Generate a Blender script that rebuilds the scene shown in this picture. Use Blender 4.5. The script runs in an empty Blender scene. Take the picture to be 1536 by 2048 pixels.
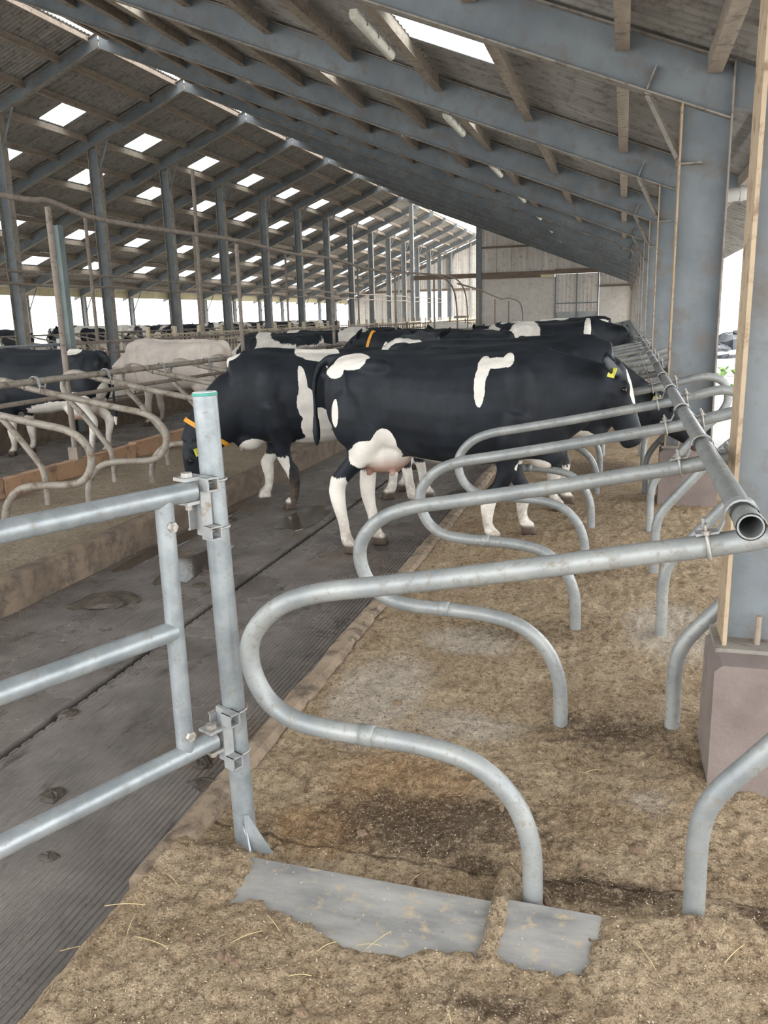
import bpy, bmesh, math, random
import numpy as np
from mathutils import Vector, Matrix, noise as mnoise
random.seed(7); rng = np.random.default_rng(7)
sc = bpy.context.scene
C = sc.collection
PI = math.pi

# ---------------------------------------------------------------- camera
F_PX = 1650.0
R = np.array([[0.962, 0.038, -0.272], [0.273, -0.228, 0.935], [-0.026, -0.973, -0.229]])   # world = R @ (right, down, forward)
def _cam_basis():
    d = np.array([1250 - 768.0, 622 - 1024.0, F_PX]); Y = d / np.linalg.norm(d)
    r = math.radians(1.54)
    c = -(Y[0] * math.sin(r) + Y[1] * math.cos(r)) / Y[2]
    D = np.array([math.sin(r), math.cos(r), c]); D /= np.linalg.norm(D)
    X = np.cross(D, Y)
    if X[0] < 0: X = -X
    return np.stack([X, Y, -D])
R = _cam_basis()
cam = bpy.data.cameras.new('camera'); camo = bpy.data.objects.new('camera', cam); C.objects.link(camo)
m = Matrix(((R[0][0], -R[0][1], -R[0][2], 0.0), (R[1][0], -R[1][1], -R[1][2], 0.0), (R[2][0], -R[2][1], -R[2][2], 1.74), (0, 0, 0, 1)))
camo.matrix_world = m
cam.sensor_fit = 'VERTICAL'; cam.sensor_height = 36.0; cam.lens = F_PX / 2048 * 36.0
cam.clip_start = 0.05; cam.clip_end = 400
sc.camera = camo

# ---------------------------------------------------------------- world and exposure
w = bpy.data.worlds.new('overcast_sky'); sc.world = w; w.use_nodes = True
bg = w.node_tree.nodes['Background']; bg.inputs['Color'].default_value = (0.95, 0.975, 1.0, 1); bg.inputs['Strength'].default_value = 1.35
sc.view_settings.view_transform = 'Standard'; sc.view_settings.look = 'None'
sc.view_settings.gamma = 1.0; sc.view_settings.use_curve_mapping = False
sc.view_settings.exposure = 1.95
sc.cycles.use_denoising = True
sc.cycles.max_bounces = 8; sc.cycles.diffuse_bounces = 5; sc.cycles.transparent_max_bounces = 12

# ---------------------------------------------------------------- materials
def _mix(nt, fac, a, b):
    n = nt.nodes.new('ShaderNodeMix'); n.data_type = 'RGBA'
    for s, v in ((n.inputs[0], fac), (n.inputs[6], a), (n.inputs[7], b)):
        if hasattr(v, 'is_linked'): nt.links.new(v, s)
        elif isinstance(v, (tuple, list)): s.default_value = (*v[:3], 1)
        else: s.default_value = v
    return n.outputs[2]
def _ramp(nt, src, p0, p1, c0=0.0, c1=1.0):
    n = nt.nodes.new('ShaderNodeMapRange'); n.clamp = True
    nt.links.new(src, n.inputs[0]); n.inputs[1].default_value = p0; n.inputs[2].default_value = p1
    n.inputs[3].default_value = c0; n.inputs[4].default_value = c1
    return n.outputs[0]
def _noise(nt, co, scale, detail=4, rough=0.6, sx=None):
    if sx:
        mp = nt.nodes.new('ShaderNodeMapping'); nt.links.new(co, mp.inputs[0]); mp.inputs['Scale'].default_value = sx; co = mp.outputs[0]
    n = nt.nodes.new('ShaderNodeTexNoise'); nt.links.new(co, n.inputs['Vector'])
    n.inputs['Scale'].default_value = scale; n.inputs['Detail'].default_value = detail; n.inputs['Roughness'].default_value = rough
    return n.outputs['Fac']
def _coords(nt, rand=True):
    tc = nt.nodes.new('ShaderNodeTexCoord'); co = tc.outputs['Object']
    if rand:
        oi = nt.nodes.new('ShaderNodeObjectInfo'); mu = nt.nodes.new('ShaderNodeMath'); mu.operation = 'MULTIPLY'
        nt.links.new(oi.outputs['Random'], mu.inputs[0]); mu.inputs[1].default_value = 37.0
        ad = nt.nodes.new('ShaderNodeVectorMath'); ad.operation = 'ADD'
        nt.links.new(co, ad.inputs[0]); nt.links.new(mu.outputs[0], ad.inputs[1]); co = ad.outputs[0]
    return co
def _attr(nt, name):
    a = nt.nodes.new('ShaderNodeAttribute'); a.attribute_name = name; return a.outputs['Fac']
def _bump(nt, h, strength, dist=0.02, normal=None):
    b = nt.nodes.new('ShaderNodeBump'); b.inputs['Strength'].default_value = strength; b.inputs['Distance'].default_value = dist
    nt.links.new(h, b.inputs['Height'])
    if normal: nt.links.new(normal, b.inputs['Normal'])
    return b.outputs['Normal']
def base(name):
    m = bpy.data.materials.new(name); m.use_nodes = True
    return m, m.node_tree, m.node_tree.nodes['Principled BSDF']
def weathered(name, c1, c2, dirt=None, scale=6, dscale=14, dthr=(0.56, 0.7), rough=0.6, metal=0.0, bump=0.15, bscale=60, sx=None, rough2=None):
    m, nt, p = base(name); co = _coords(nt)
    n1 = _noise(nt, co, scale, 5, 0.6, sx)
    col = _mix(nt, _ramp(nt, n1, 0.3, 0.7), c1, c2)
    if dirt:
        n2 = _noise(nt, co, dscale, 6, 0.7)
        col = _mix(nt, _ramp(nt, n2, *dthr), col, dirt)
        if rough2 is not None: nt.links.new(_ramp(nt, n2, dthr[0], dthr[1], rough, rough2), p.inputs['Roughness'])
    nt.links.new(col, p.inputs['Base Color'])
    if not (dirt and rough2 is not None): p.inputs['Roughness'].default_value = rough
    p.inputs['Metallic'].default_value = metal
    nb = _noise(nt, co, bscale, 4, 0.6)
    nt.links.new(_bump(nt, nb, bump, 0.01), p.inputs['Normal'])
    return m
M = {}
M['galv'] = weathered('galvanised_tube', (0.19, 0.205, 0.21), (0.34, 0.345, 0.325), (0.20, 0.17, 0.13), 5, 34, (0.53, 0.74), 0.42, 0.25, 0.10, 120, rough2=0.85)
M['galv_clean'] = weathered('galvanised_gate', (0.20, 0.225, 0.235), (0.34, 0.36, 0.365), (0.22, 0.185, 0.14), 14, 34, (0.56, 0.74), 0.36, 0.35, 0.08, 90, rough2=0.8)
M['galv_dirty'] = weathered('dirty_galvanised', (0.23, 0.20, 0.165), (0.34, 0.305, 0.255), (0.15, 0.105, 0.07), 7, 12, (0.5, 0.66), 0.6, 0.15, 0.12, 90, rough2=0.9)
M['bracket'] = weathered('cast_bracket', (0.30, 0.31, 0.31), (0.40, 0.40, 0.39), (0.25, 0.18, 0.10), 20, 15, (0.56, 0.7), 0.5, 0.3)
M['bolt'] = weathered('zinc_bolt', (0.34, 0.33, 0.31), (0.46, 0.44, 0.40), (0.26, 0.16, 0.08), 60, 40, (0.5, 0.7), 0.5, 0.5)
M['steel'] = weathered('blue_grey_painted_steel', (0.115, 0.136, 0.151), (0.20, 0.22, 0.23), (0.15, 0.135, 0.12), 1.6, 4, (0.50, 0.68), 0.6, 0.0, 0.1, 70)
M['steel_edge'] = weathered('dusty_steel_flange', (0.21, 0.19, 0.165), (0.31, 0.28, 0.235), (0.13, 0.10, 0.08), 3, 9, (0.52, 0.66), 0.75, 0.0, 0.15, 80)
M['flange_tan'] = weathered('tan_soiled_flange', (0.34, 0.25, 0.16), (0.46, 0.355, 0.235), (0.20, 0.125, 0.075), 5, 14, (0.52, 0.66), 0.7)
M['column_pale'] = weathered('pale_grey_column_paint', (0.27, 0.285, 0.285), (0.38, 0.39, 0.385), (0.25, 0.225, 0.19), 2, 6, (0.55, 0.7), 0.65)
M['purlin'] = weathered('brown_purlin', (0.25, 0.20, 0.155), (0.36, 0.30, 0.235), (0.16, 0.125, 0.10), 3, 9, (0.52, 0.66), 0.85, sx=(3, 0.5, 3))
M['sheet'] = weathered('fibre_cement_sheet', (0.235, 0.22, 0.20), (0.345, 0.325, 0.295), (0.16, 0.14, 0.125), 1.6, 5, (0.5, 0.66), 0.9, sx=(0.4, 3.0, 0.4))
M['fascia'] = weathered('cream_fascia_sheet', (0.55, 0.48, 0.30), (0.66, 0.58, 0.38), (0.40, 0.33, 0.2), 2, 6, (0.55, 0.7), 0.8)
M['cladding'] = weathered('grey_beige_cladding', (0.50, 0.46, 0.41), (0.62, 0.575, 0.52), (0.36, 0.31, 0.27), 1.2, 4, (0.52, 0.7), 0.7, sx=(2, 2, 0.3))  # base colour lightened to carry the light falling on the gable
M['block'] = weathered('lightened_concrete_block', (0.54, 0.495, 0.44), (0.64, 0.595, 0.535), (0.40, 0.35, 0.305), 1.5, 5, (0.54, 0.7), 0.9)  # block tone raised too, brightness of the lit gable put into the colour
M['beam_brown'] = weathered('brown_wooden_beam', (0.13, 0.095, 0.07), (0.2, 0.15, 0.11), None, 3, rough=0.85, sx=(0.4, 3, 3))
M['concrete'] = weathered('stained_concrete', (0.205, 0.148, 0.10), (0.32, 0.245, 0.17), (0.095, 0.07, 0.05), 5, 9, (0.46, 0.62), 0.85, bump=0.35, bscale=40)
M['kerb_dark'] = weathered('dung_stained_kerb', (0.13, 0.095, 0.068), (0.24, 0.18, 0.125), (0.085, 0.063, 0.047), 2.5, 7, (0.45, 0.66), 0.8, bump=0.6, bscale=30)
M['slab'] = weathered('smooth_grey_concrete', (0.15, 0.15, 0.15), (0.44, 0.42, 0.38), (0.44, 0.34, 0.22), 2.2, 18, (0.55, 0.68), 0.7, bump=0.1, bscale=90, sx=(1, 3, 1))
M['plinth'] = weathered('mauve_grey_plinth', (0.16, 0.125, 0.11), (0.235, 0.19, 0.17), (0.24, 0.165, 0.10), 5, 8, (0.58, 0.7), 0.9, bump=0.4, bscale=50)
M['board_orange'] = weathered('orange_stained_board', (0.36, 0.20, 0.11), (0.48, 0.31, 0.19), (0.16, 0.10, 0.07), 3, 6, (0.5, 0.66), 0.85)
M['yard'] = weathered('pale_yard_concrete', (0.46, 0.45, 0.43), (0.60, 0.59, 0.56), (0.33, 0.31, 0.28), 1, 3, (0.55, 0.7), 0.9)
M['feed_floor'] = weathered('feed_passage_floor', (0.36, 0.32, 0.26), (0.48, 0.43, 0.36), (0.25, 0.2, 0.14), 1.2, 4, (0.5, 0.7), 0.9)
M['lamp_white'] = weathered('yellowed_white_lamp', (0.60, 0.57, 0.47), (0.72, 0.70, 0.60), (0.36, 0.30, 0.21), 6, 20, (0.58, 0.7), 0.5)
M['pvc'] = weathered('grey_white_plastic_pipe', (0.48, 0.47, 0.44), (0.6, 0.59, 0.56), None, 5, rough=0.5)
M['pipe_brown'] = weathered('dusty_brown_pipe', (0.20, 0.165, 0.135), (0.30, 0.255, 0.21), (0.12, 0.09, 0.07), 8, 16, (0.52, 0.66), 0.85)
M['fence'] = weathered('rusty_grey_headlock', (0.22, 0.175, 0.15), (0.32, 0.27, 0.24), (0.15, 0.09, 0.06), 6, 14, (0.52, 0.66), 0.75, 0.1)
M['fence_cream'] = weathered('cream_headlock', (0.50, 0.42, 0.29), (0.6, 0.52, 0.38), None, 6, rough=0.75)
M['teal'] = weathered('teal_painted_post', (0.13, 0.17, 0.165), (0.19, 0.235, 0.225), (0.24, 0.21, 0.17), 4, 9, (0.55, 0.68), 0.6)
M['black_plastic'] = weathered('black_plastic_sheet', (0.02, 0.022, 0.027), (0.05, 0.053, 0.06), None, 5, rough=0.4)
M['leaf'] = weathered('weed_leaf', (0.13, 0.26, 0.06), (0.24, 0.38, 0.10), None, 9, rough=0.6)
M['straw'] = weathered('dry_straw', (0.42, 0.31, 0.14), (0.55, 0.43, 0.23), None, 20, rough=0.7)
M['dung'] = weathered('wet_dung', (0.035, 0.027, 0.02), (0.075, 0.058, 0.042), (0.12, 0.09, 0.06), 14, 25, (0.55, 0.7), 0.5, bump=0.8, bscale=45)
M['green_cap'] = weathered('green_plastic_rim', (0.03, 0.22, 0.16), (0.06, 0.32, 0.25), None, 20, rough=0.5)
M['cap_top'] = weathered('pale_grey_cap', (0.52, 0.55, 0.53), (0.62, 0.64, 0.62), (0.4, 0.36, 0.28), 12, 18, (0.58, 0.7), 0.55)
M['tag_yellow'] = weathered('yellow_ear_tag', (0.62, 0.58, 0.04), (0.7, 0.66, 0.08), (0.08, 0.08, 0.03), 10, 60, (0.58, 0.62), 0.5)
M['collar'] = weathered('orange_collar', (0.75, 0.30, 0.02), (0.85, 0.42, 0.05), (0.2, 0.1, 0.03), 30, 30, (0.6, 0.7), 0.6)
M['eye'] = weathered('cow_eye', (0.008, 0.006, 0.006), (0.012, 0.01, 0.01), None, 9, rough=0.08, bump=0)

def skylight_mat():
    m = bpy.data.materials.new('translucent_rooflight'); m.use_nodes = True; nt = m.node_tree
    nt.nodes.remove(nt.nodes['Principled BSDF']); out = nt.nodes['Material Output']
    t = nt.nodes.new('ShaderNodeBsdfTransparent'); t.inputs[0].default_value = (0.9, 0.93, 0.95, 1)
    l = nt.nodes.new('ShaderNodeBsdfTranslucent'); l.inputs[0].default_value = (0.9, 0.92, 0.9, 1)
    mx = nt.nodes.new('ShaderNodeMixShader'); mx.inputs[0].default_value = 0.4
    nt.links.new(t.outputs[0], mx.inputs[1]); nt.links.new(l.outputs[0], mx.inputs[2]); nt.links.new(mx.outputs[0], out.inputs[0])
    return m
M['skylight'] = skylight_mat()

def alley_mat(name, wet=0.5, k=1.0):
    m, nt, p = base(name); co = _coords(nt, False)
    n1 = _noise(nt, co, 2.5, 6, 0.65)
    col = _mix(nt, _ramp(nt, n1, 0.3, 0.7), tuple(v * k for v in (0.105, 0.090, 0.080)), tuple(v * k for v in (0.25, 0.22, 0.195)))
    n2 = _noise(nt, co, 9, 6, 0.7, (1, 0.35, 1))
    col = _mix(nt, _ramp(nt, n2, 0.58, 0.72), col, (0.05, 0.037, 0.028))
    n5 = _noise(nt, co, 1.1, 3, 0.5)
    col = _mix(nt, _ramp(nt, n5, 0.56, 0.72), col, (0.17, 0.115, 0.07))
    nt.links.new(col, p.inputs['Base Color'])
    n3 = _noise(nt, co, 1.6, 4, 0.6)
    nt.links.new(_ramp(nt, n3, 0.35, 0.62, 0.55, 0.55 - wet), p.inputs['Roughness'])
    sp = nt.nodes.new('ShaderNodeSeparateXYZ'); nt.links.new(co, sp.inputs[0])
    wv = nt.nodes.new('ShaderNodeMath'); wv.operation = 'MULTIPLY'; nt.links.new(sp.outputs['X'], wv.inputs[0]); wv.inputs[1].default_value = 2 * PI / 0.026
    nn = _noise(nt, co, 6, 3, 0.6, (1, 0.4, 1)); na = nt.nodes.new('ShaderNodeMath'); na.operation = 'MULTIPLY_ADD'
    nt.links.new(nn, na.inputs[0]); na.inputs[1].default_value = 4.0; nt.links.new(wv.outputs[0], na.inputs[2])
    sn = nt.nodes.new('ShaderNodeMath'); sn.operation = 'SINE'; nt.links.new(na.outputs[0], sn.inputs[0])
    b1 = _bump(nt, sn.outputs[0], 0.9, 0.005)
    b2 = _bump(nt, _noise(nt, co, 55, 6, 0.8), 0.75, 0.014, b1)
    nt.links.new(b2, p.inputs['Normal'])
    return m
M['alley'] = alley_mat('wet_grooved_concrete', 0.42, 1.1)

def bedding_mat(name, ca=(0.45, 0.31, 0.18), cb=(0.78, 0.60, 0.40), cd=(0.25, 0.16, 0.095)):
    m, nt, p = base(name); co = _coords(nt, False)
    n1 = _noise(nt, co, 3.2, 7, 0.68); n2 = _noise(nt, co, 16, 7, 0.75); n3 = _noise(nt, co, 150, 3, 0.6); n4 = _noise(nt, co, 48, 5, 0.75)
    col = _mix(nt, _ramp(nt, n1, 0.32, 0.68), ca, cb)
    col = _mix(nt, _ramp(nt, n2, 0.50, 0.66, 0, 0.8), col, cd)
    def am(name, c, k=1.0):
        nonlocal col
        a = _attr(nt, name); ad = nt.nodes.new('ShaderNodeMath'); ad.operation = 'MULTIPLY_ADD'
        nt.links.new(n2, ad.inputs[0]); ad.inputs[1].default_value = 0.9; nt.links.new(a, ad.inputs[2])
        col = _mix(nt, _ramp(nt, ad.outputs[0], 0.72, 1.05, 0, k), col, c)
    am('orange', (0.46, 0.25, 0.10), 0.6)
    am('lime', (0.84, 0.74, 0.62), 0.65)
    am('wet', (0.12, 0.075, 0.048), 0.85)
    col = _mix(nt, _ramp(nt, n3, 0.57, 0.66, 0, 0.7), col, (0.80, 0.69, 0.52))
    col = _mix(nt, _ramp(nt, n3, 0.44, 0.33, 0, 0.75), col, (0.12, 0.08, 0.05))
    col = _mix(nt, _ramp(nt, n4, 0.53, 0.64, 0, 0.7), col, tuple(v * 0.55 for v in cd))
    col = _mix(nt, _ramp(nt, n4, 0.46, 0.36, 0, 0.5), col, tuple(min(1, v * 1.2) for v in cb))
    nt.links.new(col, p.inputs['Base Color']); p.inputs['Roughness'].default_value = 0.95
    p.inputs['Specular IOR Level'].default_value = 0.15
    b0 = _bump(nt, n2, 1.0, 0.07); b1 = _bump(nt, n4, 1.0, 0.03, b0); b2 = _bump(nt, n3, 1.0, 0.014, b1)
    nt.links.new(b2, p.inputs['Normal'])
    return m
M['bedding'] = bedding_mat('sawdust_bedding')
M['sand'] = bedding_mat('pale_sand_bedding', (0.50, 0.40, 0.285), (0.72, 0.60, 0.45), (0.36, 0.27, 0.18))
M['flake'] = weathered('sawdust_flake', (0.50, 0.39, 0.26), (0.68, 0.57, 0.42), (0.2, 0.13, 0.08), 3, 6, (0.5, 0.6), 0.9)
M['clump'] = weathered('brown_bedding_clump', (0.13, 0.085, 0.055), (0.26, 0.18, 0.115), (0.07, 0.045, 0.03), 8, 20, (0.5, 0.66), 0.95, bump=0.6, bscale=60)

def cow_mat(name, black, white, pinkc):
    m, nt, p = base(name); co = _coords(nt, False)
    f = _attr(nt, 'coat'); n = _noise(nt, co, 11, 5, 0.7); n2 = _noise(nt, co, 90, 2, 0.5, (1, 1, 0.25))
    a = nt.nodes.new('ShaderNodeMath'); a.operation = 'MULTIPLY_ADD'; nt.links.new(n, a.inputs[0]); a.inputs[1].default_value = 0.34; nt.links.new(f, a.inputs[2])
    b = nt.nodes.new('ShaderNodeMath'); b.operation = 'MULTIPLY_ADD'; nt.links.new(n2, b.inputs[0]); b.inputs[1].default_value = 0.16; nt.links.new(a.outputs[0], b.inputs[2])
    mask = _ramp(nt, b.outputs[0], 0.235, 0.265)
    bl = _mix(nt, _ramp(nt, _noise(nt, co, 5, 4, 0.6), 0.35, 0.75), black, tuple(min(1, v * 2.0 + 0.004) for v in black))
    wh = _mix(nt, _ramp(nt, _noise(nt, co, 4, 5, 0.65), 0.4, 0.72), white, tuple(v * 0.72 for v in white))
    col = _mix(nt, mask, bl, wh)
    col = _mix(nt, _attr(nt, 'pink'), col, pinkc)
    dn = _noise(nt, co, 14, 5, 0.7); dm = nt.nodes.new('ShaderNodeMath'); dm.operation = 'MULTIPLY'; nt.links.new(_ramp(nt, dn, 0.35, 0.6), dm.inputs[0]); nt.links.new(_attr(nt, 'mud'), dm.inputs[1])
    col = _mix(nt, dm.outputs[0], col, (0.17, 0.115, 0.07))
    col = _mix(nt, _attr(nt, 'hoof'), col, (0.085, 0.06, 0.045))
    nt.links.new(col, p.inputs['Base Color']); p.inputs['Roughness'].default_value = 0.55
    p.inputs['Specular IOR Level'].default_value = 0.25
    nt.links.new(_bump(nt, n2, 0.12, 0.006), p.inputs['Normal'])
    return m
M['cow'] = cow_mat('black_and_white_hide', (0.0075, 0.0095, 0.0125), (0.80, 0.745, 0.665), (0.40, 0.225, 0.165))
M['cow_white'] = cow_mat('cream_white_hide', (0.03, 0.03, 0.032), (0.66, 0.575, 0.50), (0.50, 0.30, 0.23))

# ---------------------------------------------------------------- geometry helpers
class G:
    def __init__(s): s.v = []; s.f = []
    def add(s, v, f):
        o = len(s.v); s.v += [tuple(map(float, p)) for p in v]; s.f += [tuple(i + o for i in q) for q in f]; return s
    def box(s, x0, x1, y0, y1, z0, z1):
        v = [(x, y, z) for x in (x0, x1) for y in (y0, y1) for z in (z0, z1)]
        return s.add(v, [(0, 1, 3, 2), (4, 6, 7, 5), (0, 4, 5, 1), (2, 3, 7, 6), (0, 2, 6, 4), (1, 5, 7, 3)])
    def hexa(s, p):   # 8 points: bottom ring 4, top ring 4
        return s.add(p, [(3, 2, 1, 0), (4, 5, 6, 7), (0, 1, 5, 4), (1, 2, 6, 5), (2, 3, 7, 6), (3, 0, 4, 7)])
    def tube(s, pts, r, seg=12, caps=True, sq=None):
        P = [np.array(p, float) for p in pts]; n = len(P)
        rs = r if hasattr(r, '__len__') else [r] * n
        T = []
        for i in range(n):
            t = P[min(i + 1, n - 1)] - P[max(i - 1, 0)]; T.append(t / (np.linalg.norm(t) + 1e-9))
        up = np.array([0, 0, 1.0]) if abs(T[0][2]) < 0.9 else np.array([0, 1.0, 0])
        u = np.cross(T[0], up); u /= np.linalg.norm(u); v = []
        for i in range(n):
            u = u - T[i] * np.dot(u, T[i]); u /= np.linalg.norm(u); w_ = np.cross(T[i], u)
            a = 1.0 if sq is None else sq
            for k in range(seg):
                th = 2 * PI * k / seg
                v.append(P[i] + rs[i] * (math.cos(th) * u + a * math.sin(th) * w_))
        f = []
        for i in range(n - 1):
            for k in range(seg):
                a0 = i * seg + k; b0 = i * seg + (k + 1) % seg
                f.append((a0, b0, b0 + seg, a0 + seg))
        if caps:
            f.append(tuple(range(seg - 1, -1, -1))); f.append(tuple(range((n - 1) * seg, n * seg)))
        return s.add(v, f)
    def ring_loft(s, rings, caps=True):
        k = len(rings[0]); v = [p for r_ in rings for p in r_]; f = []
        for i in range(len(rings) - 1):
            for j in range(k):
                a = i * k + j; b = i * k + (j + 1) % k
                f.append((a, b, b + k, a + k))
        if caps: f.append(tuple(range(k - 1, -1, -1))); f.append(tuple(range((len(rings) - 1) * k, len(rings) * k)))
        return s.add(v, f)
    def ball(s, c, rad, nu=10, nv=7, rot=None):
        rings = []
        for i in range(nv + 1):
            ph = PI * (i + 0.02 if i == 0 else i - 0.02 if i == nv else i) / nv
            rg = []
            for j in range(nu):
                th = 2 * PI * j / nu
                p = Vector((rad[0] * math.sin(ph) * math.cos(th), rad[1] * math.sin(ph) * math.sin(th), rad[2] * math.cos(ph)))
                if rot: p = rot @ p
                rg.append((c[0] + p.x, c[1] + p.y, c[2] + p.z))
            rings.append(rg)
        rings.reverse()
        return s.ring_loft(rings)
    def mesh(s, name, smooth=False):
        me = bpy.data.meshes.new(name); me.from_pydata(s.v, [], s.f); me.update()
        if len(s.f) < 5000:
            bm = bmesh.new(); bm.from_mesh(me); bmesh.ops.recalc_face_normals(bm, faces=bm.faces); bm.to_mesh(me); bm.free()
        if smooth:
            me.polygons.foreach_set('use_smooth', [True] * len(me.polygons))
        return me
def smooth_by_angle(me, ang=0.7):
    try: me.set_sharp_from_angle(angle=ang)
    except Exception: pass
    return me
def obj(name, me, mat, parent=None, loc=(0, 0, 0), rot=(0, 0, 0), smooth=False, **props):
    if isinstance(me, G): me = me.mesh(name, smooth)
    if smooth: smooth_by_angle(me)
    if mat is not None and not me.materials: me.materials.append(mat)
    o = bpy.data.objects.new(name, me); C.objects.link(o); o.location = loc; o.rotation_euler = rot
    if parent is not None: o.parent = parent
    for k, v in props.items(): o[k] = v
    return o
def thing(name, label, cat, loc=(0, 0, 0), rz=0, group=None):
    o = bpy.data.objects.new(name, None); C.objects.link(o); o.location = loc; o.rotation_euler = (0, 0, rz); o.empty_display_size = 0.2
    o['label'] = label; o['category'] = cat
    if group: o['group'] = group
    return o
def struct_root(name, label=None, loc=(0, 0, 0)):
    o = bpy.data.objects.new(name, None); C.objects.link(o); o.location = loc; o['kind'] = 'structure'
    if label: o['label'] = label; o['category'] = name.split('_')[0]
    return o
def crom(pts, n=6):
    P = [np.array(p, float) for p in pts]; P = [2 * P[0] - P[1]] + P + [2 * P[-1] - P[-2]]; out = []
    for i in range(1, len(P) - 2):
        for k in range(n):
            t = k / n; a, b, c_, d = P[i - 1], P[i], P[i + 1], P[i + 2]
            out.append(0.5 * ((2 * b) + (-a + c_) * t + (2 * a - 5 * b + 4 * c_ - d) * t * t + (-a + 3 * b - 3 * c_ + d) * t ** 3))
    out.append(P[-2]); return out
def fbm(x, y, z=0.0, o=4, s=1.0):
    a = 0; amp = 1; tot = 0
    for i in range(o):
        a += amp * mnoise.noise((x * s, y * s, z + i * 7.3)); tot += amp; amp *= 0.55; s *= 2.1
    return a / tot

# ---------------------------------------------------------------- levels
BAY = 4.87
FY = [3.2 + BAY * k for k in range(-1, 21)]       # frame positions along the barn, index 0 is just behind the camera
FRAME_R = FY[:13]                                   # right half ends at FY[12] = 56.77
FRAME_L = FY[:20]
RIDGE = -14.65
ALLEY_Z = -0.15
def zb_r(x): return 3.596 - 0.395 * x               # underside of the right rafters
def zt_r(x): return zb_r(x) + 0.45
def zb_l(x): return 9.38 + 0.395 * (x - RIDGE)
def zt_l(x): return zb_l(x) + 0.45
ANG = math.atan(0.395)

# ================================================================ floor and ground
def grid_patch(name, xs, ys, zf, mat, attrs=None, parent=None):
    nx, ny = len(xs), len(ys)
    v = [(x, y, zf(x, y)) for y in ys for x in xs]
    f = [(j * nx + i, j * nx + i + 1, (j + 1) * nx + i + 1, (j + 1) * nx + i) for j in range(ny - 1) for i in range(nx - 1)]
    me = bpy.data.meshes.new(name); me.from_pydata(v, [], f); me.polygons.foreach_set('use_smooth', [True] * len(f))
    for an, fn in (attrs or {}).items():
        a = me.attributes.new(an, 'FLOAT', 'POINT'); a.data.foreach_set('value', [fn(p[0], p[1]) for p in v])
    return obj(name, me, mat, parent)
def ell(x, y, cx, cy, rx, ry): return 1.0 - math.hypot((x - cx) / rx, (y - cy) / ry)
def bare(x, y):
    n = 0.55 * fbm(x, y, 3.1, 5, 5) + 0.25 * fbm(x, y, 9.1, 2, 30)
    low = 1.86 - 0.05 * math.exp(-((x + 0.62) / 0.15) ** 2) + 0.05 * math.exp(-((x + 0.98) / 0.12) ** 2)   # ragged lower rim
    a = min((x + 1.13) / 0.16, (-0.305 - x) / 0.03, (y - low) / 0.15, 1.0)
    b = min((x + 0.275) / 0.03, (0.02 - x) / 0.25, (y - 1.87) / 0.15, 0.7)
    return 0.45 * max(a, b) + 0.30 * n - 0.03
def bed_r(x, y):
    z = 0.026 * fbm(x, y, 0.0, 4, 1.6) + 0.022 * fbm(x, y, 5.0, 4, 9) + 0.016 * fbm(x, y, 8.0, 2, 26)
    if y < 2.45:                                                   # apron of spilled sawdust in front of the first stall
        k = min(1, max(0, (2.45 - y) / 0.3)); e = bare(x, y)
        cover = 0.052 if y < 2.13 else 0.052 * max(0.3, 1 - (y - 2.13) / 0.1)
        z += k * cover * (1 - min(1, max(0, e * 5)))
        z -= 0.02 * min(1, max(0, e * 6))
        if x < -1.3: z += 0.05 * min(1, (-1.3 - x) / 0.12)
        if x < -1.36: z -= 0.30 * max(0, (-1.36 - x) / 0.22)
    else:
        if x < -1.15: z += 0.03 * (-1.15 - x) / 0.18
        z += 0.05 * max(0, ell(x, y, 0.27, 3.4, 0.35, 0.4)) + 0.05 * max(0, ell(x, y, 0.30, 2.95, 0.3, 0.4))
        z -= 0.035 * max(0, ell(x, y, -0.65, 2.62, 0.5, 0.33))
    z += 0.045 * max(0, ell(x, y, 0.26, 2.16, 0.22, 0.2)) + 0.03 * max(0, ell(x, y, -0.2, 2.24, 0.2, 0.16))
    return z
def a_wet(x, y):
    a = max(0.8 * ell(x, y, -0.60, 2.52, 0.75, 0.36), ell(x, y, -0.55, 2.62, 0.55, 0.20), ell(x, y, 0.02, 2.28, 0.40, 0.13), ell(x, y, -0.40, 2.36, 0.16, 0.1), ell(x, y, 0.52, 2.27, 0.25, 0.1), ell(x, y, 0.0, 3.3, 0.6, 0.3) * 0.7)
    a = max(a, 0.9 * ell(x, y, -0.2, 9.5, 0.9, 1.3), 0.55 * ell(x, y, -0.5, 4.4, 0.8, 0.5), 0.5 * ell(x, y, -0.3, 5.6, 0.9, 0.4), ell(x, y, -0.25, 1.72, 0.3, 0.1) * 0.7)
    return max(0, min(1, a + 0.15 * fbm(x, y, 11, 3, 4)))
def a_orange(x, y):
    return max(0, min(1, 1.2 * max(ell(x, y, -0.95, 2.42, 0.28, 0.25), ell(x, y, -0.75, 2.75, 0.5, 0.35) * 0.8, ell(x, y, 0.05, 2.75, 0.4, 0.3) * 0.35)))
def a_lime(x, y):
    a = max(ell(x, y, -1.05, 3.45, 0.35, 0.75), ell(x, y, -0.75, 4.2, 0.4, 0.35), ell(x, y, 0.32, 4.6, 0.4, 0.7), ell(x, y, -0.6, 3.25, 0.5, 0.28) * 0.7, ell(x, y, 0.15, 2.8, 0.25, 0.2) * 0.5, 0.8 * ell(x, y, 0.62, 1.95, 0.2, 0.06))
    return max(0, min(1, 1.1 * a))
ATT = dict(wet=a_wet, orange=a_orange, lime=a_lime)
xs = list(np.concatenate([np.linspace(-1.52, 1.0, 170), np.linspace(1.1, 2.2, 6)])); 
ys = list(np.concatenate([np.linspace(0.4, 1.4, 16)[:-1], np.linspace(1.4, 3.6, 170)[:-1], np.linspace(3.6, 8.0, 150)]))
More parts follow.
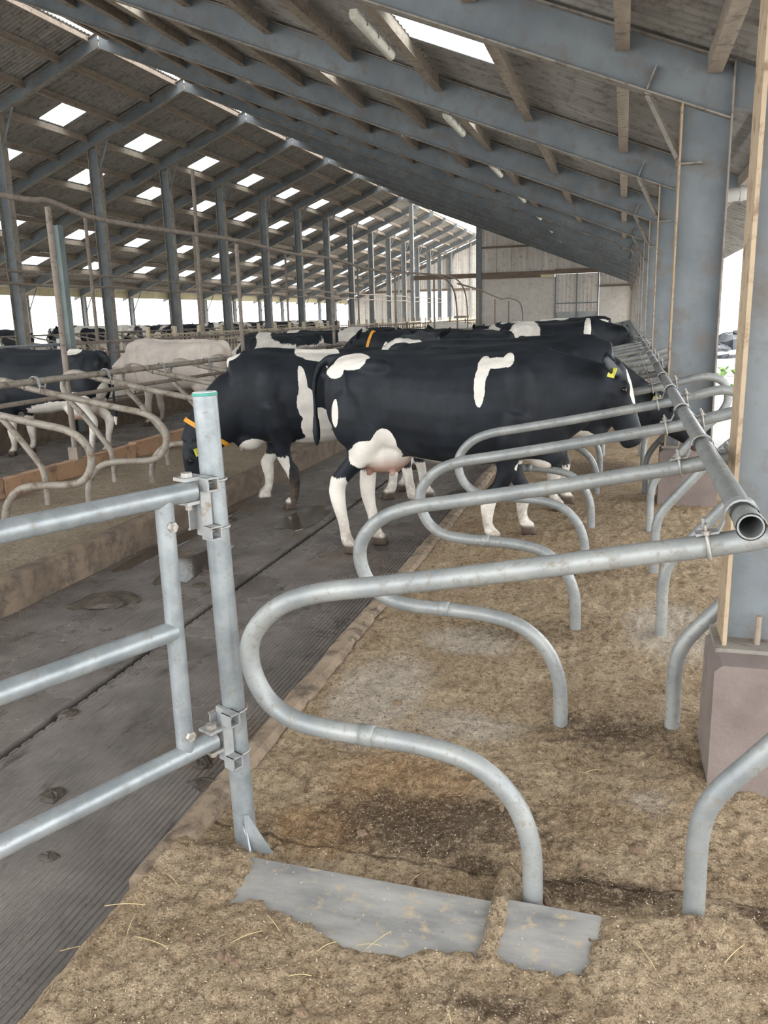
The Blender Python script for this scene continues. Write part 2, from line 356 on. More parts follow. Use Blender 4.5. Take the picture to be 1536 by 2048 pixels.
def bed_front(x, y):
    z = bed_r(x, y)
    if y > 2.3 and x < -1.33: z = min(z, 0.02)
    if x > 0.95: z = z * max(0, 1 - (x - 0.95) / 0.4) - 0.02
    return z
xs2 = [x for x in xs if x >= -1.40]
bed = grid_patch('stall_bedding', xs, [y for y in ys if y <= 2.33], bed_front, M['bedding'], ATT)
bed['kind'] = 'structure'; bed['label'] = 'loose sawdust apron around the bare concrete slab before the first stall'; bed['category'] = 'bedding'
bed2 = grid_patch('stall_bedding', xs2, [y for y in ys if y >= 2.31], bed_front, M['bedding'], ATT)
bed2['kind'] = 'structure'; bed2['label'] = 'sawdust and lime bedding in the stalls along the column side'; bed2['category'] = 'bedding'
bed3 = grid_patch('stall_bedding', list(np.linspace(-1.40, 0.95, 24)), list(np.linspace(7.9, 56.6, 300)), lambda x, y: 0.028 * fbm(x, y, 0, 3, 1.6) - (0.03 if y < 7.98 else 0.0), M['bedding'], ATT)
bed3['kind'] = 'structure'; bed3['label'] = 'far sawdust bedding running back to the gable wall'; bed3['category'] = 'bedding'
bed4 = grid_patch('stall_bedding', list(np.linspace(-6.0, -3.98, 60)), list(np.concatenate([np.linspace(2.5, 12, 170)[:-1], np.linspace(12, 56.6, 160)])),
                  lambda x, y: 0.06 + 0.05 * fbm(x, y, 2, 4, 1.5) + 0.016 * fbm(x, y, 5, 3, 8), M['sand'],
                  dict(wet=lambda x, y: 0.2 * max(0, fbm(x, y, 4, 3, 1)), orange=lambda x, y: 0.0, lime=lambda x, y: 0.1))
bed4['kind'] = 'structure'; bed4['label'] = 'pale sandy bedding of the stalls across the alley'; bed4['category'] = 'bedding'

sub = struct_root('floor'); sub['label'] = 'hidden base slab added under the bedding against light leaks'; sub['category'] = 'floor'
obj('floor_slab', G().box(-1.36, 1.0, -1.5, 57, -0.4, -0.12), M['concrete'], sub)  # unseen slab, added to stop light leaking between the bedding patches
obj('floor_slab', G().box(-6.05, -3.95, -1.5, 57, -0.4, -0.12), M['concrete'], sub)
al = struct_root('floor'); al['label'] = 'wet grooved concrete alley floor split by a scraper slot'; al['category'] = 'floor'
def slab_strip(x0, x1, y0, y1, z, mat, parent, name='floor_slab', th=0.12, step=0.12):
    nx = max(2, int((x1 - x0) / 0.2)); ny = max(2, int((y1 - y0) / 0.4))
    g = G(); g.box(x0, x1, y0, y1, z - th, z); return obj(name, g, mat, parent)
edge = G()
for side, (x0, x1) in enumerate(((-3.92, -2.675), (-2.615, -1.36))):
    o = slab_strip(x0, x1, -1.5, 57, ALLEY_Z, M['alley'], al)
slab_strip(-2.70, -2.59, -1.5, 57, ALLEY_Z - 0.121, M['alley'], al, 'slot_bottom', 0.02)
g = G()                                                             # scalloped lip along the slot
for y in np.arange(1.6, 13, 0.085): g.box(-2.619, -2.608, y, y + 0.058, ALLEY_Z - 0.02, ALLEY_Z + 0.004)
obj('slot_lip', g, M['alley'], al, kind='stuff')
al2 = struct_root('floor'); al2['label'] = 'dark wet floor of the second alley beside the feed fence'; al2['category'] = 'floor'
slab_strip(-9.3, -6.1, -1.5, 57, ALLEY_Z, M['alley'], al2)
fp = struct_root('floor'); fp['label'] = 'raised pale feed passage floor between the two feed fences'; fp['category'] = 'floor'
slab_strip(-14.0, -9.5, -1.5, 96, 0.22, M['feed_floor'], fp, th=0.4)
fl = struct_root('floor'); fl['label'] = 'far floor under the cows along the open side'; fl['category'] = 'floor'
slab_strip(-18.9, -14.0, -1.5, 96, 0.0, M['feed_floor'], fl, th=0.3); slab_strip(-30.2, -18.9, -1.5, 96, 0.2, M['feed_floor'], fl, th=0.5)
slab_strip(-14.0, -1.36, 57, 96, -0.02, M['feed_floor'], fl, th=0.3)

yard = struct_root('ground'); yard['label'] = 'pale concrete yard outside the open right side'; yard['category'] = 'ground'
obj('yard_slab', G().box(0.9, 60, -40, 140, -0.3, -0.03), M['yard'], yard)
obj('yard_slab', G().box(-90, -30.2, -40, 140, -0.4, -0.1), M['yard'], yard)
obj('yard_slab', G().box(-30.2, 0.9, -40, -1.5, -0.4, -0.06), M['yard'], yard)
obj('yard_slab', G().box(-30.2, 0.9, 96, 140, -0.4, -0.06), M['yard'], yard)

def rough_bar(name, x0, x1, z0, z1, y0, y1, mat, parent=None, step=0.12, amp=0.012, seed=0.0):
    ys_ = np.linspace(y0, y1, max(2, int(round((y1 - y0) / step)) + 1)); rings = []
    for y in ys_:
        n = lambda k: amp * mnoise.noise((y * 3.1, k * 5.7, seed)) + 0.5 * amp * mnoise.noise((y * 11, k * 3.3, seed + 4))
        rings.append([(x0 + n(1), y, z0), (x1 + n(2), y, z0), (x1 + n(3), y, z1 - 0.02 + n(4)), (x1 - 0.025 + n(5), y, z1 + n(6)), (x0 + 0.025 + n(7), y, z1 + n(6)), (x0 + n(8), y, z1 - 0.02 + n(9))])
    g = G().ring_loft(rings); o = obj(name, g, mat, parent, smooth=False); return o
k1 = rough_bar('kerb', -1.44, -1.33, -0.27, 0.055, 1.95, 56.6, M['concrete'], step=0.1, seed=1.0); k1['kind'] = 'structure'; k1['label'] = 'low concrete kerb between the right stalls and the alley'; k1['category'] = 'kerb'
k2 = rough_bar('kerb', -4.06, -3.92, -0.27, 0.10, -1.5, 56.6, M['kerb_dark'], seed=2.0, amp=0.02); k2['kind'] = 'structure'; k2['label'] = 'dung stained kerb of the stalls across the alley'; k2['category'] = 'kerb'
hb = struct_root('stall_head_board'); hb['label'] = 'orange stained concrete board at the head of the left stalls'; hb['category'] = 'board'
for i, y in enumerate(np.arange(2.0, 56, 2.42)):
    obj('board', G().box(-6.10, -5.99, y, y + 2.405, -0.27, 0.25 + 0.012 * math.sin(i * 2.3)), M['board_orange'], hb)
fk = rough_bar('feed_kerb', -9.56, -9.30, -0.27, 0.33, -1.5, 56.6, M['kerb_dark'], seed=3.0, step=0.3); fk['kind'] = 'structure'; fk['label'] = 'dark concrete step carrying the feed fence'; fk['category'] = 'kerb'

# bare concrete slabs showing through the apron
for (x0, x1, lab) in ((-1.12, -0.315, 'grey concrete slab bared under the sawdust near the gate post'), (-0.272, 0.70, 'smaller concrete slab beside the bared one, mostly under sawdust')):
    g = G(); g.hexa([(x0, 1.3, -0.03), (x1, 1.3, -0.03), (x1, 2.135 if x0 > -1 else 2.13, -0.03), (x0, 2.15, -0.03), (x0, 1.3, 0.032), (x1, 1.3, 0.032), (x1, 2.13, 0.032), (x0, 2.15, 0.032)])
    o = obj('concrete_slab', g, M['slab']); o['label'] = lab; o['category'] = 'slab'

# ================================================================ roof
def corrugated(width, length, amp=0.024, wave=0.16, seg=6, th=0.008):
    n = max(2, int(width / wave * seg)); g = G(); v = []; f = []
    for sgn in (0, 1):
        for j in (0, 1):
            for i in range(n + 1):
                y = width * i / n; v.append((j * length, y, amp * math.sin(2 * PI * y / wave) + (th if sgn else 0)))
    k = n + 1
    for i in range(n):
        f.append((i, i + 1, k + i + 1, k + i)); f.append((2 * k + i, 3 * k + i, 3 * k + i + 1, 2 * k + i + 1))
    f.append((0, k, 3 * k, 2 * k)); f.append((n, 2 * k + n, 3 * k + n, k + n))
    return g.add(v, f)
SHEET = {}
def sheet_mesh(width, length, kind):
    key = (round(width, 2), round(length, 2), kind)
    if key not in SHEET:
        SHEET[key] = corrugated(width, length).mesh('roof_sheet', True); SHEET[key].materials.append(M[kind])
    return SHEET[key]
SP = 1.32; LS = SP / math.cos(ANG)
SKY_ROWS = (2, 4, 7, 9)
roof_r = struct_root('ceiling'); roof_r['label'] = 'grey corrugated roof slope above the right stalls'; roof_r['category'] = 'roof'
roof_l = struct_root('ceiling'); roof_l['label'] = 'grey corrugated roof slope falling to the far open side'; roof_l['category'] = 'roof'
def roof_side(side, root, frames, nrows, mat):
    rows = []; i = 0
    while i < nrows:
        if i in SKY_ROWS: rows.append((i, 1, True)); i += 1
        else:
            n = 1
            while i + n < nrows and (i + n) not in SKY_ROWS and n < 2: n += 1
            rows.append((i, n, False)); i += n
    for b in range(len(frames) - 1):
        y0 = frames[b]; wd = frames[b + 1] - frames[b]
        for (i, n, sky) in rows:
            dx = i * SP + (0.26 if i == 0 else -0.06)
            L = n * LS + (0.06 - (0.32 if i == 0 else 0)) + 0.06
            if side > 0: x = RIDGE + dx; z = zt_r(x) + 0.045; rot = (0, ANG, 0)
            else: x = RIDGE - dx; z = zt_l(x) + 0.045; rot = (0, -ANG + PI, 0)
            def put(ya, yb, kind):
                me = sheet_mesh(yb - ya, L, kind)
                if side > 0: return obj('roof_sheet' if kind != 'skylight' else 'rooflight', me, None, root, (x, ya, z + (0.01 if sky else 0)), (0, ANG, 0))
                o = obj('roof_sheet' if kind != 'skylight' else 'rooflight', me, None, root, (x, yb, z + (0.01 if sky else 0)), (0, 0, 0))
                o.rotation_euler = Matrix(((-math.cos(ANG), 0, -math.sin(ANG)), (0, -1, 0), (-math.sin(ANG), 0, math.cos(ANG)))).to_euler()
                return o
            if sky:
                c0 = y0 + 1.95; c1 = c0 + 1.12
                if side < 0: c0 = y0 + 2.2; c1 = c0 + 1.34
                put(y0, c0 + 0.04, mat); put(c0, c1, 'skylight'); put(c1 - 0.04, y0 + wd, mat)
            else: put(y0, y0 + wd, mat)
roof_side(1, roof_r, FRAME_R, 13, 'sheet')
roof_side(-1, roof_l, FRAME_L, 12, 'sheet')

def i_beam(root, pa, pb, depth, width, mat_web, mat_fl, tw=0.012, tf=0.016):
    """I section from pa to pb in the XZ plane (underside line), depth upwards."""
    (xa, za), (xb, zb) = pa, pb
    def bar(o0, o1, w_): return G().hexa([(xa, -w_, za + o0), (xb, -w_, zb + o0), (xb, w_, zb + o0), (xa, w_, za + o0), (xa, -w_, za + o1), (xb, -w_, zb + o1), (xb, w_, zb + o1), (xa, w_, za + o1)])
    obj('web', bar(tf, depth - tf, tw / 2), mat_web, root)
    obj('bottom_flange', bar(0, tf, width / 2), mat_fl, root)
    obj('top_flange', bar(depth - tf, depth, width / 2), mat_fl, root)
def ordinal(i): return ('first', 'second', 'third', 'fourth', 'fifth', 'sixth', 'seventh', 'eighth', 'ninth', 'tenth', 'eleventh', 'twelfth', 'thirteenth', 'fourteenth', 'fifteenth', 'sixteenth', 'seventeenth', 'eighteenth', 'nineteenth', 'twentieth', 'twenty-first')[i]
for i, y in enumerate(FRAME_R):
    o = thing('roof_rafter', f'blue-grey steel rafter over the right stalls, {ordinal(i)} from the open front end', 'rafter', (0, y, 0), 0, 'right roof rafters')
    i_beam(o, (RIDGE + 0.02, zb_r(RIDGE + 0.02)), (0.80, zb_r(0.80)), 0.45, 0.16, M['steel'], M['steel_edge'])
    # tapered eave stub, haunch strut and stiffener
    obj('eave_stub', G().hexa([(0.81, -0.05, zb_r(0.81) + 0.1), (1.62, -0.05, zb_r(1.62) + 0.25), (1.62, 0.05, zb_r(1.62) + 0.25), (0.81, 0.05, zb_r(0.81) + 0.1), (0.81, -0.05, zt_r(0.81)), (1.62, -0.05, zt_r(1.62)), (1.62, 0.05, zt_r(1.62)), (0.81, 0.05, zt_r(0.81))]), M['steel'], o)
    g = G(); g.hexa([(0.09, -0.05, zb_r(0.09) - 0.015), (0.15, -0.05, zb_r(0.15) - 0.015), (0.15, 0.05, zb_r(0.15) - 0.015), (0.09, 0.05, zb_r(0.09) - 0.015), (0.09, -0.05, zb_r(0.09)), (0.15, -0.05, zb_r(0.15)), (0.15, 0.05, zb_r(0.15)), (0.09, 0.05, zb_r(0.09))])
    g.tube([(0.12, 0, zb_r(0.12)), (0.39, 0, 3.02)], 0.03, 4)
    obj('haunch_strut', g, M['steel_edge'], o)
    obj('stiffener', G().hexa([(0.10, -0.075, zb_r(0.1) + 0.016), (0.115, -0.075, zb_r(0.1) + 0.016), (0.115, 0.075, zb_r(0.1) + 0.016), (0.10, 0.075, zb_r(0.1) + 0.016), (0.17, -0.075, zb_r(0.1) + 0.2), (0.185, -0.075, zb_r(0.1) + 0.2), (0.185, 0.075, zb_r(0.1) + 0.2), (0.17, 0.075, zb_r(0.1) + 0.2)]), M['steel_edge'], o)
    c = thing('steel_column', f'blue-grey steel column beside the right stalls, {ordinal(i)} from the open front end', 'column', (0.6, y, 0.5), 0, 'right side columns')
    top_i = zb_r(0.4) - 0.5; top_o = zt_r(0.8) - 0.5
    obj('web', G().hexa([(-0.19, -0.006, 0.02), (0.19, -0.006, 0.02), (0.19, 0.006, 0.02), (-0.19, 0.006, 0.02), (-0.19, -0.006, top_i), (0.19, -0.006, zb_r(0.79) - 0.5), (0.19, 0.006, zb_r(0.79) - 0.5), (-0.19, 0.006, top_i)]), M['steel'], c)
    obj('flange', G().box(-0.205, -0.19, -0.10, 0.10, 0.02, top_i), M['flange_tan'], c)
    obj('flange', G().box(0.19, 0.205, -0.10, 0.10, 0.02, top_o), M['steel_edge'], c)
    obj('base_plate', G().box(-0.23, 0.23, -0.13, 0.13, 0.0, 0.02), M['steel_edge'], c)
    obj('stiffener', G().box(-0.19, -0.02, -0.09, 0.09, 2.45, 2.462), M['steel_edge'], c)
    for dx in (-0.08, 0.1): obj('anchor_bolt', G().tube([(dx, -0.06, 0.02), (dx, -0.06, 0.13)], 0.011, 8), M['purlin'], c)
    p = rough_bar('concrete_plinth', -0.245, 0.26, -0.62, 0.0, -0.26, 0.085 if i < 12 else 0.0, M['plinth'], step=0.13, amp=0.012, seed=i); p.location = (0.6, y, 0.5)
    p['label'] = f'rough concrete plinth under a steel column, {ordinal(i)} from the open front end'; p['category'] = 'plinth'; p['group'] = 'column plinths'
for i, y in enumerate(FRAME_L):
    if i < 2: continue
    o = thing('roof_rafter', f'pale blue-grey rafter of the far roof slope, {ordinal(i)} frame from the open front end', 'rafter', (0, y, 0), 0, 'far slope rafters')
    i_beam(o, (-30.4, zb_l(-30.4)), (RIDGE - 0.02, zb_l(RIDGE - 0.02)), 0.40, 0.18, M['steel'], M['steel_edge'])
    c = thing('steel_column', f'tall pale column past the feed passage, {ordinal(i)} frame from the open front end', 'column', (-18.4, y, 0), 0, 'tall interior columns')
    hgt = zb_l(-18.55)
    obj('web', G().box(-0.17, 0.17, -0.01, 0.01, 0, hgt), M['steel'], c)
    obj('flange', G().box(0.17, 0.19, -0.13, 0.13, 0, zb_l(-18.22)), M['steel_edge'], c)
    obj('flange', G().box(-0.19, -0.17, -0.13, 0.13, 0, hgt), M['steel_edge'], c)
    obj('knee_brace', G().tube([(0.19, 0, 7.2), (0.62, 0, zb_l(-17.8))], 0.04, 4), M['steel'], c)
    c2 = thing('steel_column', f'short eave column at the far open side, {ordinal(i)} frame from the open front end', 'column', (-29.8, y, 0), 0, 'far eave columns')
    obj('web', G().box(-0.12, 0.12, -0.008, 0.008, 0, zb_l(-29.9)), M['steel'], c2)
    for sx in (-0.128, 0.128): obj('flange', G().box(sx - 0.008, sx + 0.008, -0.09, 0.09, 0, zb_l(-29.95)), M['steel_edge'], c2)
    obj('knee_brace', G().tube([(0.13, 0, 2.5), (0.75, 0, zb_l(-29.05))], 0.035, 4), M['steel'], c2)
# purlins, one board per bay
PUR = {}
def purlin(side, x, y0, y1, mat, root, dep=0.21, wdt=0.07):
    key = (round(y1 - y0, 2), mat.name, dep)
    if key not in PUR:
        g = G().box(-wdt / 2, wdt / 2, 0.05, y1 - y0 - 0.05, -dep, 0.0); g.box(wdt / 2, wdt / 2 + 0.05, 0.05, y1 - y0 - 0.05, -dep, -dep + 0.012)
        PUR[key] = g.mesh('purlin'); PUR[key].materials.append(mat)
    z = (zt_r(x) if side > 0 else zt_l(x)) + 0.012
    return obj('purlin', PUR[key], None, root, (x, y0, z))
for b in range(len(FRAME_R) - 1):
    for k in range(1, 12): purlin(1, RIDGE + SP * k, FRAME_R[b], FRAME_R[b + 1], M['purlin'], roof_r)
    purlin(1, 0.62, FRAME_R[b], FRAME_R[b + 1], M['purlin'], roof_r, 0.16); purlin(1, 1.45, FRAME_R[b], FRAME_R[b + 1], M['purlin'], roof_r, 0.16)
    purlin(1, RIDGE + 0.32, FRAME_R[b], FRAME_R[b + 1], M['purlin'], roof_r, 0.16)
for b in range(1, len(FRAME_L) - 1):
    for k in range(1, 12): purlin(-1, RIDGE - SP * k, FRAME_L[b], FRAME_L[b + 1], M['purlin'], roof_l)
    purlin(-1, RIDGE - 0.32, FRAME_L[b], FRAME_L[b + 1], M['purlin'], roof_l, 0.16)
# sag rods on the far slope
for b in range(3, len(FRAME_L) - 1):
    y = FRAME_L[b] + 2.4
    g = G().tube([(RIDGE - SP, y, zt_l(RIDGE - SP) - 0.19), (RIDGE - 2 * SP, y - 1.1, zt_l(RIDGE - 2 * SP) - 0.19)], 0.012, 5)
    obj('sag_rod', g, M['steel_edge'], roof_l)
# far eave fascia, low side wall
fa = struct_root('trim_1'); fa['label'] = 'cream corrugated fascia hanging over the far open side'; fa['category'] = 'fascia'
for b in range(2, len(FRAME_L) - 1):
    g = corrugated(BAY, 0.42, 0.02, 0.2, 4); o = obj('fascia_sheet', g, M['fascia'], fa, (-30.0, FRAME_L[b], 3.75)); o.rotation_euler = (0, PI / 2, 0)
sw = struct_root('wall_left'); sw['label'] = 'low wall under the open far side'; sw['category'] = 'wall'
for b in range(2, len(FRAME_L) - 1): obj('wall_panel', G().box(-30.1, -29.95, FRAME_L[b] + 0.01, FRAME_L[b + 1] - 0.01, -0.2, 0.75), M['block'], sw)
lw = struct_root('wall_low'); lw['label'] = 'low concrete wall between the tall columns at the far end'; lw['category'] = 'wall'
for b in range(11, 19): obj('wall_panel', G().box(-18.75, -18.6, FRAME_L[b] + 0.01, FRAME_L[b + 1] - 0.01, 0, 1.15), M['block'], lw)

# ================================================================ gable walls
GY = FRAME_R[-1] + 0.12
wb = struct_root('wall_back'); wb['label'] = 'gable wall of grey blocks under beige cladding'; wb['category'] = 'wall'
def blocks(x0, x1, z0, z1, ch=0.36, cl=1.25):
    nz = int(round((z1 - z0) / ch)); ch = (z1 - z0) / nz
    for r_ in range(nz):
        x = x0 - (cl / 2 if r_ % 2 else 0)
        while x < x1 - 0.02:
            a = max(x, x0); b_ = min(x + cl, x1)
            if b_ - a > 0.05: obj('block', G().box(a + 0.008, b_ - 0.008, GY, GY + 0.2 + 0.01 * random.random(), z0 + r_ * ch + 0.008, z0 + (r_ + 1) * ch - 0.008), M['block'], wb)
            x += cl
    obj('mortar_core', G().box(x0, x1, GY + 0.022, GY + 0.18, z0, z1), M['block'], wb)
blocks(-9.3, -4.45, -0.1, 4.05); blocks(-1.66, 0.95, -0.1, 3.3)
def ribbed(width, height, top0, top1, rib=0.25):
    """vertical ribbed sheet in XZ, top slopes from top0 (x=0) to top1 (x=width)"""
    prof = []; x = 0
    while x < width - 1e-6:
        for dx, dy in ((0, 0), (0.16, 0), (0.18, -0.03), (0.225, -0.03), (0.245, 0)):
            if x + dx <= width: prof.append((x + dx, dy))
        x += rib
    prof.append((width, 0)); v = []; f = []
    for (px, py) in prof: t = px / width; v += [(px, py, 0), (px, py, top0 + (top1 - top0) * t)]
    n = len(prof); v += [(px, py + 0.01, z) for (px, py, z) in v]
    for i in range(n - 1):
        a = 2 * i; f.append((a, a + 2, a + 3, a + 1)); f.append((a + 2 * n, a + 1 + 2 * n, a + 3 + 2 * n, a + 2 + 2 * n))
    return G().add(v, f)
for i in range(10):
    x = -9.32 + i * 1.0; wdt = 1.02
    z0 = 4.42
    t0 = zt_r(x) - z0 - 0.02; t1 = zt_r(x + wdt) - z0 - 0.02
    if t0 < 0.05: break
    obj('cladding_sheet', ribbed(wdt, 1, t0, max(0.02, t1)), M['cladding'], wb, (x, GY + 0.05, z0))
obj('wall_beam', G().box(-9.4, -4.5, GY - 0.08, GY + 0.05, 4.05, 4.45), M['beam_brown'], wb)
obj('wall_beam', G().box(-4.5, -1.4, GY - 0.08, GY + 0.05, 4.2, 4.5), M['beam_brown'], wb)
obj('wall_beam', G().box(-1.66, 0.6, GY - 0.06, GY + 0.05, 3.3, 3.42), M['beam_brown'], wb)
obj('cladding_rail', G().box(-9.4, -5.5, GY - 0.05, GY + 0.04, 6.0, 6.12), M['beam_brown'], wb)
obj('cladding_sheet', ribbed(2.3, 1, zt_r(-1.66) - 3.45, zt_r(0.6) - 3.45), M['cladding'], wb, (-1.66, GY + 0.05, 3.42))
obj('vent_grille', G().box(-5.4, -4.55, GY - 0.1, GY - 0.07, 4.02, 4.2), M['fascia'], wb)
obj('corner_post', G().box(-9.66, -9.3, GY - 0.12, GY + 0.15, -0.2, zt_r(-9.5)), M['steel'], wb)
# sliding door in the gable
dr = thing('door_1', 'tall ribbed sliding door with braced lower leaves in the gable wall', 'door', (-4.42, GY - 0.05, 0)); dr['kind'] = 'structure'
for i in range(2):
    obj('door_leaf', ribbed(1.33, 1, 2.4, 2.4), M['cladding'], dr, (0.03 + i * 1.36, 0, 1.79))
    o = obj('lower_leaf', G().box(0.03 + i * 1.36, 1.36 + i * 1.36, -0.02, 0.02, 0.0, 1.80), M['column_pale'], dr)
    d = 1 if i == 0 else -1
    obj('brace', G().tube([(0.06 + i * 1.36 + (0 if d > 0 else 1.27), -0.03, 1.75), (0.7 + i * 1.36, -0.03, 0.1)], 0.025, 4), M['steel_edge'], dr)
    obj('brace', G().tube([(0.06 + i * 1.36 + (1.27 if d > 0 else 0), -0.03, 1.75), (0.7 + i * 1.36, -0.03, 0.1)], 0.025, 4), M['steel_edge'], dr)
for x in (0.0, 1.36, 2.72): obj('door_frame', G().box(x - 0.035, x + 0.035, -0.05, 0.04, 0, 4.25), M['steel'], dr)
obj('mid_rail', G().box(0, 2.72, -0.04, 0.02, 2.3, 2.37), M['steel'], dr)
# far gable of the longer half
FG = FRAME_L[-1] + 0.1
wf = struct_root('wall_far'); wf['label'] = 'pale far gable with a bright open doorway'; wf['category'] = 'wall'
for i in range(17):
    x = -30.0 + i * 1.0
    if x >= -13.4: break
    z0 = 4.35 if -21.6 < x + 0.5 < -18.2 else 0.0
    zt = zt_l(min(x, RIDGE)) if x < RIDGE else zt_l(RIDGE) - 0.395 * (x - RIDGE)
    zt2 = zt_l(x + 0.99) if x + 0.99 < RIDGE else zt_l(RIDGE) - 0.395 * (x + 0.99 - RIDGE)
    obj('cladding_sheet', ribbed(1.03, 1, zt - z0, zt2 - z0), M['cladding'], wf, (x, FG, z0))
obj('wall_beam', G().box(-30, -13.4, FG - 0.12, FG, 4.35, 4.6), M['beam_brown'], wf)
obj('wall_beam', G().box(-14.1, -9.6, GY - 0.05, GY + 0.12, 4.15, 4.45), M['beam_brown'], wf)
obj('corner_post', G().box(-14.2, -13.95, GY - 0.1, GY + 0.14, 0, zb_l(RIDGE)), M['column_pale'], wf)
for x in (-27, -24, -21.7, -18.1, -16): obj('wall_post', G().box(x - 0.08, x + 0.08, FG - 0.2, FG - 0.02, 0, zt_l(x) - 0.1), M['column_pale'], wf)

# ================================================================ free-stall dividers
DIV = [(0.255, -0.12), (0.255, 0.10), (0.255, 0.30), (0.285, 0.42), (0.39, 0.56), (0.58, 0.79), (0.735, 0.95), (0.785, 1.07), (0.745, 1.19), (0.62, 1.236), (0.45, 1.20), (0.285, 1.156), (0.025, 1.105), (-0.307, 1.04), (-0.658, 0.977), (-0.86, 0.94), (-0.99, 0.885), (-1.075, 0.79), (-1.088, 0.69), (-1.045, 0.585), (-0.96, 0.52), (-0.84, 0.497), (-0.70, 0.49), (-0.52, 0.477), (-0.375, 0.437), (-0.268, 0.34), (-0.215, 0.215), (-0.203, 0.08), (-0.202, -0.12)]
def div_mesh(seg, n, mat, r=0.0305):
    me = G().tube([(p[0], 0, p[1]) for p in crom(DIV, n)], r, seg).mesh('tube', True); smooth_by_angle(me, 0.9); me.materials.append(mat); return me
DM = dict(hi=div_mesh(18, 6, M['galv']), lo=div_mesh(10, 3, M['galv']), left=div_mesh(14, 5, M['galv_dirty']), left_lo=div_mesh(8, 3, M['galv_dirty']))
SLV = G().tube([(-0.735, 0, 0.4935), (-0.69, 0, 0.4905)], 0.0335, 16).mesh('sleeve', True); SLV.materials.append(M['galv'])
RAILX = 0.31; RAILZ = 1.222
def clamp_meshes():
    top = 1.16 + 0.034
    # saddle strap bent over the neck rail (rail runs along Y), profile in XZ
    prof = [(-0.115, 0)] + [(-0.06, 0)] + [(0.042 * math.cos(a), 0.034 + 0.042 * math.sin(a)) for a in np.linspace(PI * 1.05, -PI * 0.05, 11)] + [(0.06, 0), (0.115, 0)]
    g = G(); v = []
    for (x, z) in prof: v += [(x, -0.022, z), (x, 0.022, z), (x, 0.022, z + 0.006), (x, -0.022, z + 0.006)]
    f = []
    for i in range(len(prof) - 1):
        for k in range(4): a = i * 4 + k; b = i * 4 + (k + 1) % 4; f.append((a, b, b + 4, a + 4))
    n = len(prof) * 4; f += [(3, 2, 1, 0), (n - 4, n - 3, n - 2, n - 1)]
    sad = g.add(v, f).mesh('saddle'); sad.materials.append(M['bracket'])
    ub = G().tube([(0, -0.037, 0.02)] + [(0, 0.037 * math.cos(a), -0.036 + 0.037 * math.sin(a)) for a in np.linspace(PI, 2 * PI, 9)] + [(0, 0.037, 0.02)], 0.0048, 8).mesh('u_bolt', True); ub.materials.append(M['bolt'])
    nt_ = G().tube([(0, 0, 0.0), (0, 0, 0.011)], 0.011, 6).tube([(0, 0, 0.011), (0, 0, 0.026)], 0.005, 6).mesh('nut'); nt_.materials.append(M['bolt'])
    return sad, ub, nt_
SAD, UB, NUT = clamp_meshes()
def add_clamp(root, x, z, full=True, tilt=0.19):
    c = obj('clamp', SAD, None, root, (x, 0, z), (0, -math.atan(tilt), 0))
    if full:
        for sx in (-0.09, 0.09):
            obj('u_bolt', UB, None, c, (sx, 0, 0.003))
            for sy in (-0.037, 0.037): obj('nut', NUT, None, c, (sx, sy, 0.006))
DY = [2.2]
for y in FRAME_R[1:-1]: DY += [y + 0.15, y + 1.30, y + 2.46, y + 3.62]
for i, y in enumerate(DY):
    lab = f'galvanised looped stall divider in the column side row, {ordinal(i) if i < 20 else "far back"}{" from the gate post" if i < 20 else ""}'
    d = thing('stall_divider', lab if i < 20 else 'galvanised looped stall divider far back in the column side row', 'stall divider', (0, y, 0), 0, 'right row stall dividers')
    obj('tube', DM['hi'] if i < 8 else DM['lo'], None, d)
    if i < 10: obj('sleeve', SLV, None, d)
    add_clamp(d, RAILX, RAILZ - 0.028, i < 14)
nr = thing('neck_rail', 'long pale neck rail tube clamped across the right stall dividers', 'rail', (RAILX, 2.08, RAILZ + 0.006))
ring = [(0.0315 * math.cos(a), 0.0315 * math.sin(a)) for a in np.linspace(0, 2 * PI, 21)[:-1]]
stations = [(1.0, y) for y in np.linspace(0, 54.0, 91)] + [(0.86, y) for y in np.linspace(54.0, 0, 91)]     # out along the outside, back along the bore
rr_ = [[(x * k, y, z * k) for x, z in ring] for (k, y) in stations]; rr_.append(rr_[0])
obj('tube', G().ring_loft(rr_[:-1], caps=False).add(rr_[-2] + rr_[0], [(k, (k + 1) % 20, 20 + (k + 1) % 20, 20 + k) for k in range(20)]), M['galv'], nr, smooth=True)
for y in [0.001] + [yy - 2.08 + 0.04 for yy in DY[1:]]:
    if y < 30: obj('coupling', G().tube([(0, y, 0), (0, y + 0.045, 0)], 0.0345, 20, caps=False).tube([(0, y + 0.045, 0), (0, y, 0)], 0.0318, 20, caps=False), M['galv'], nr, smooth=True)
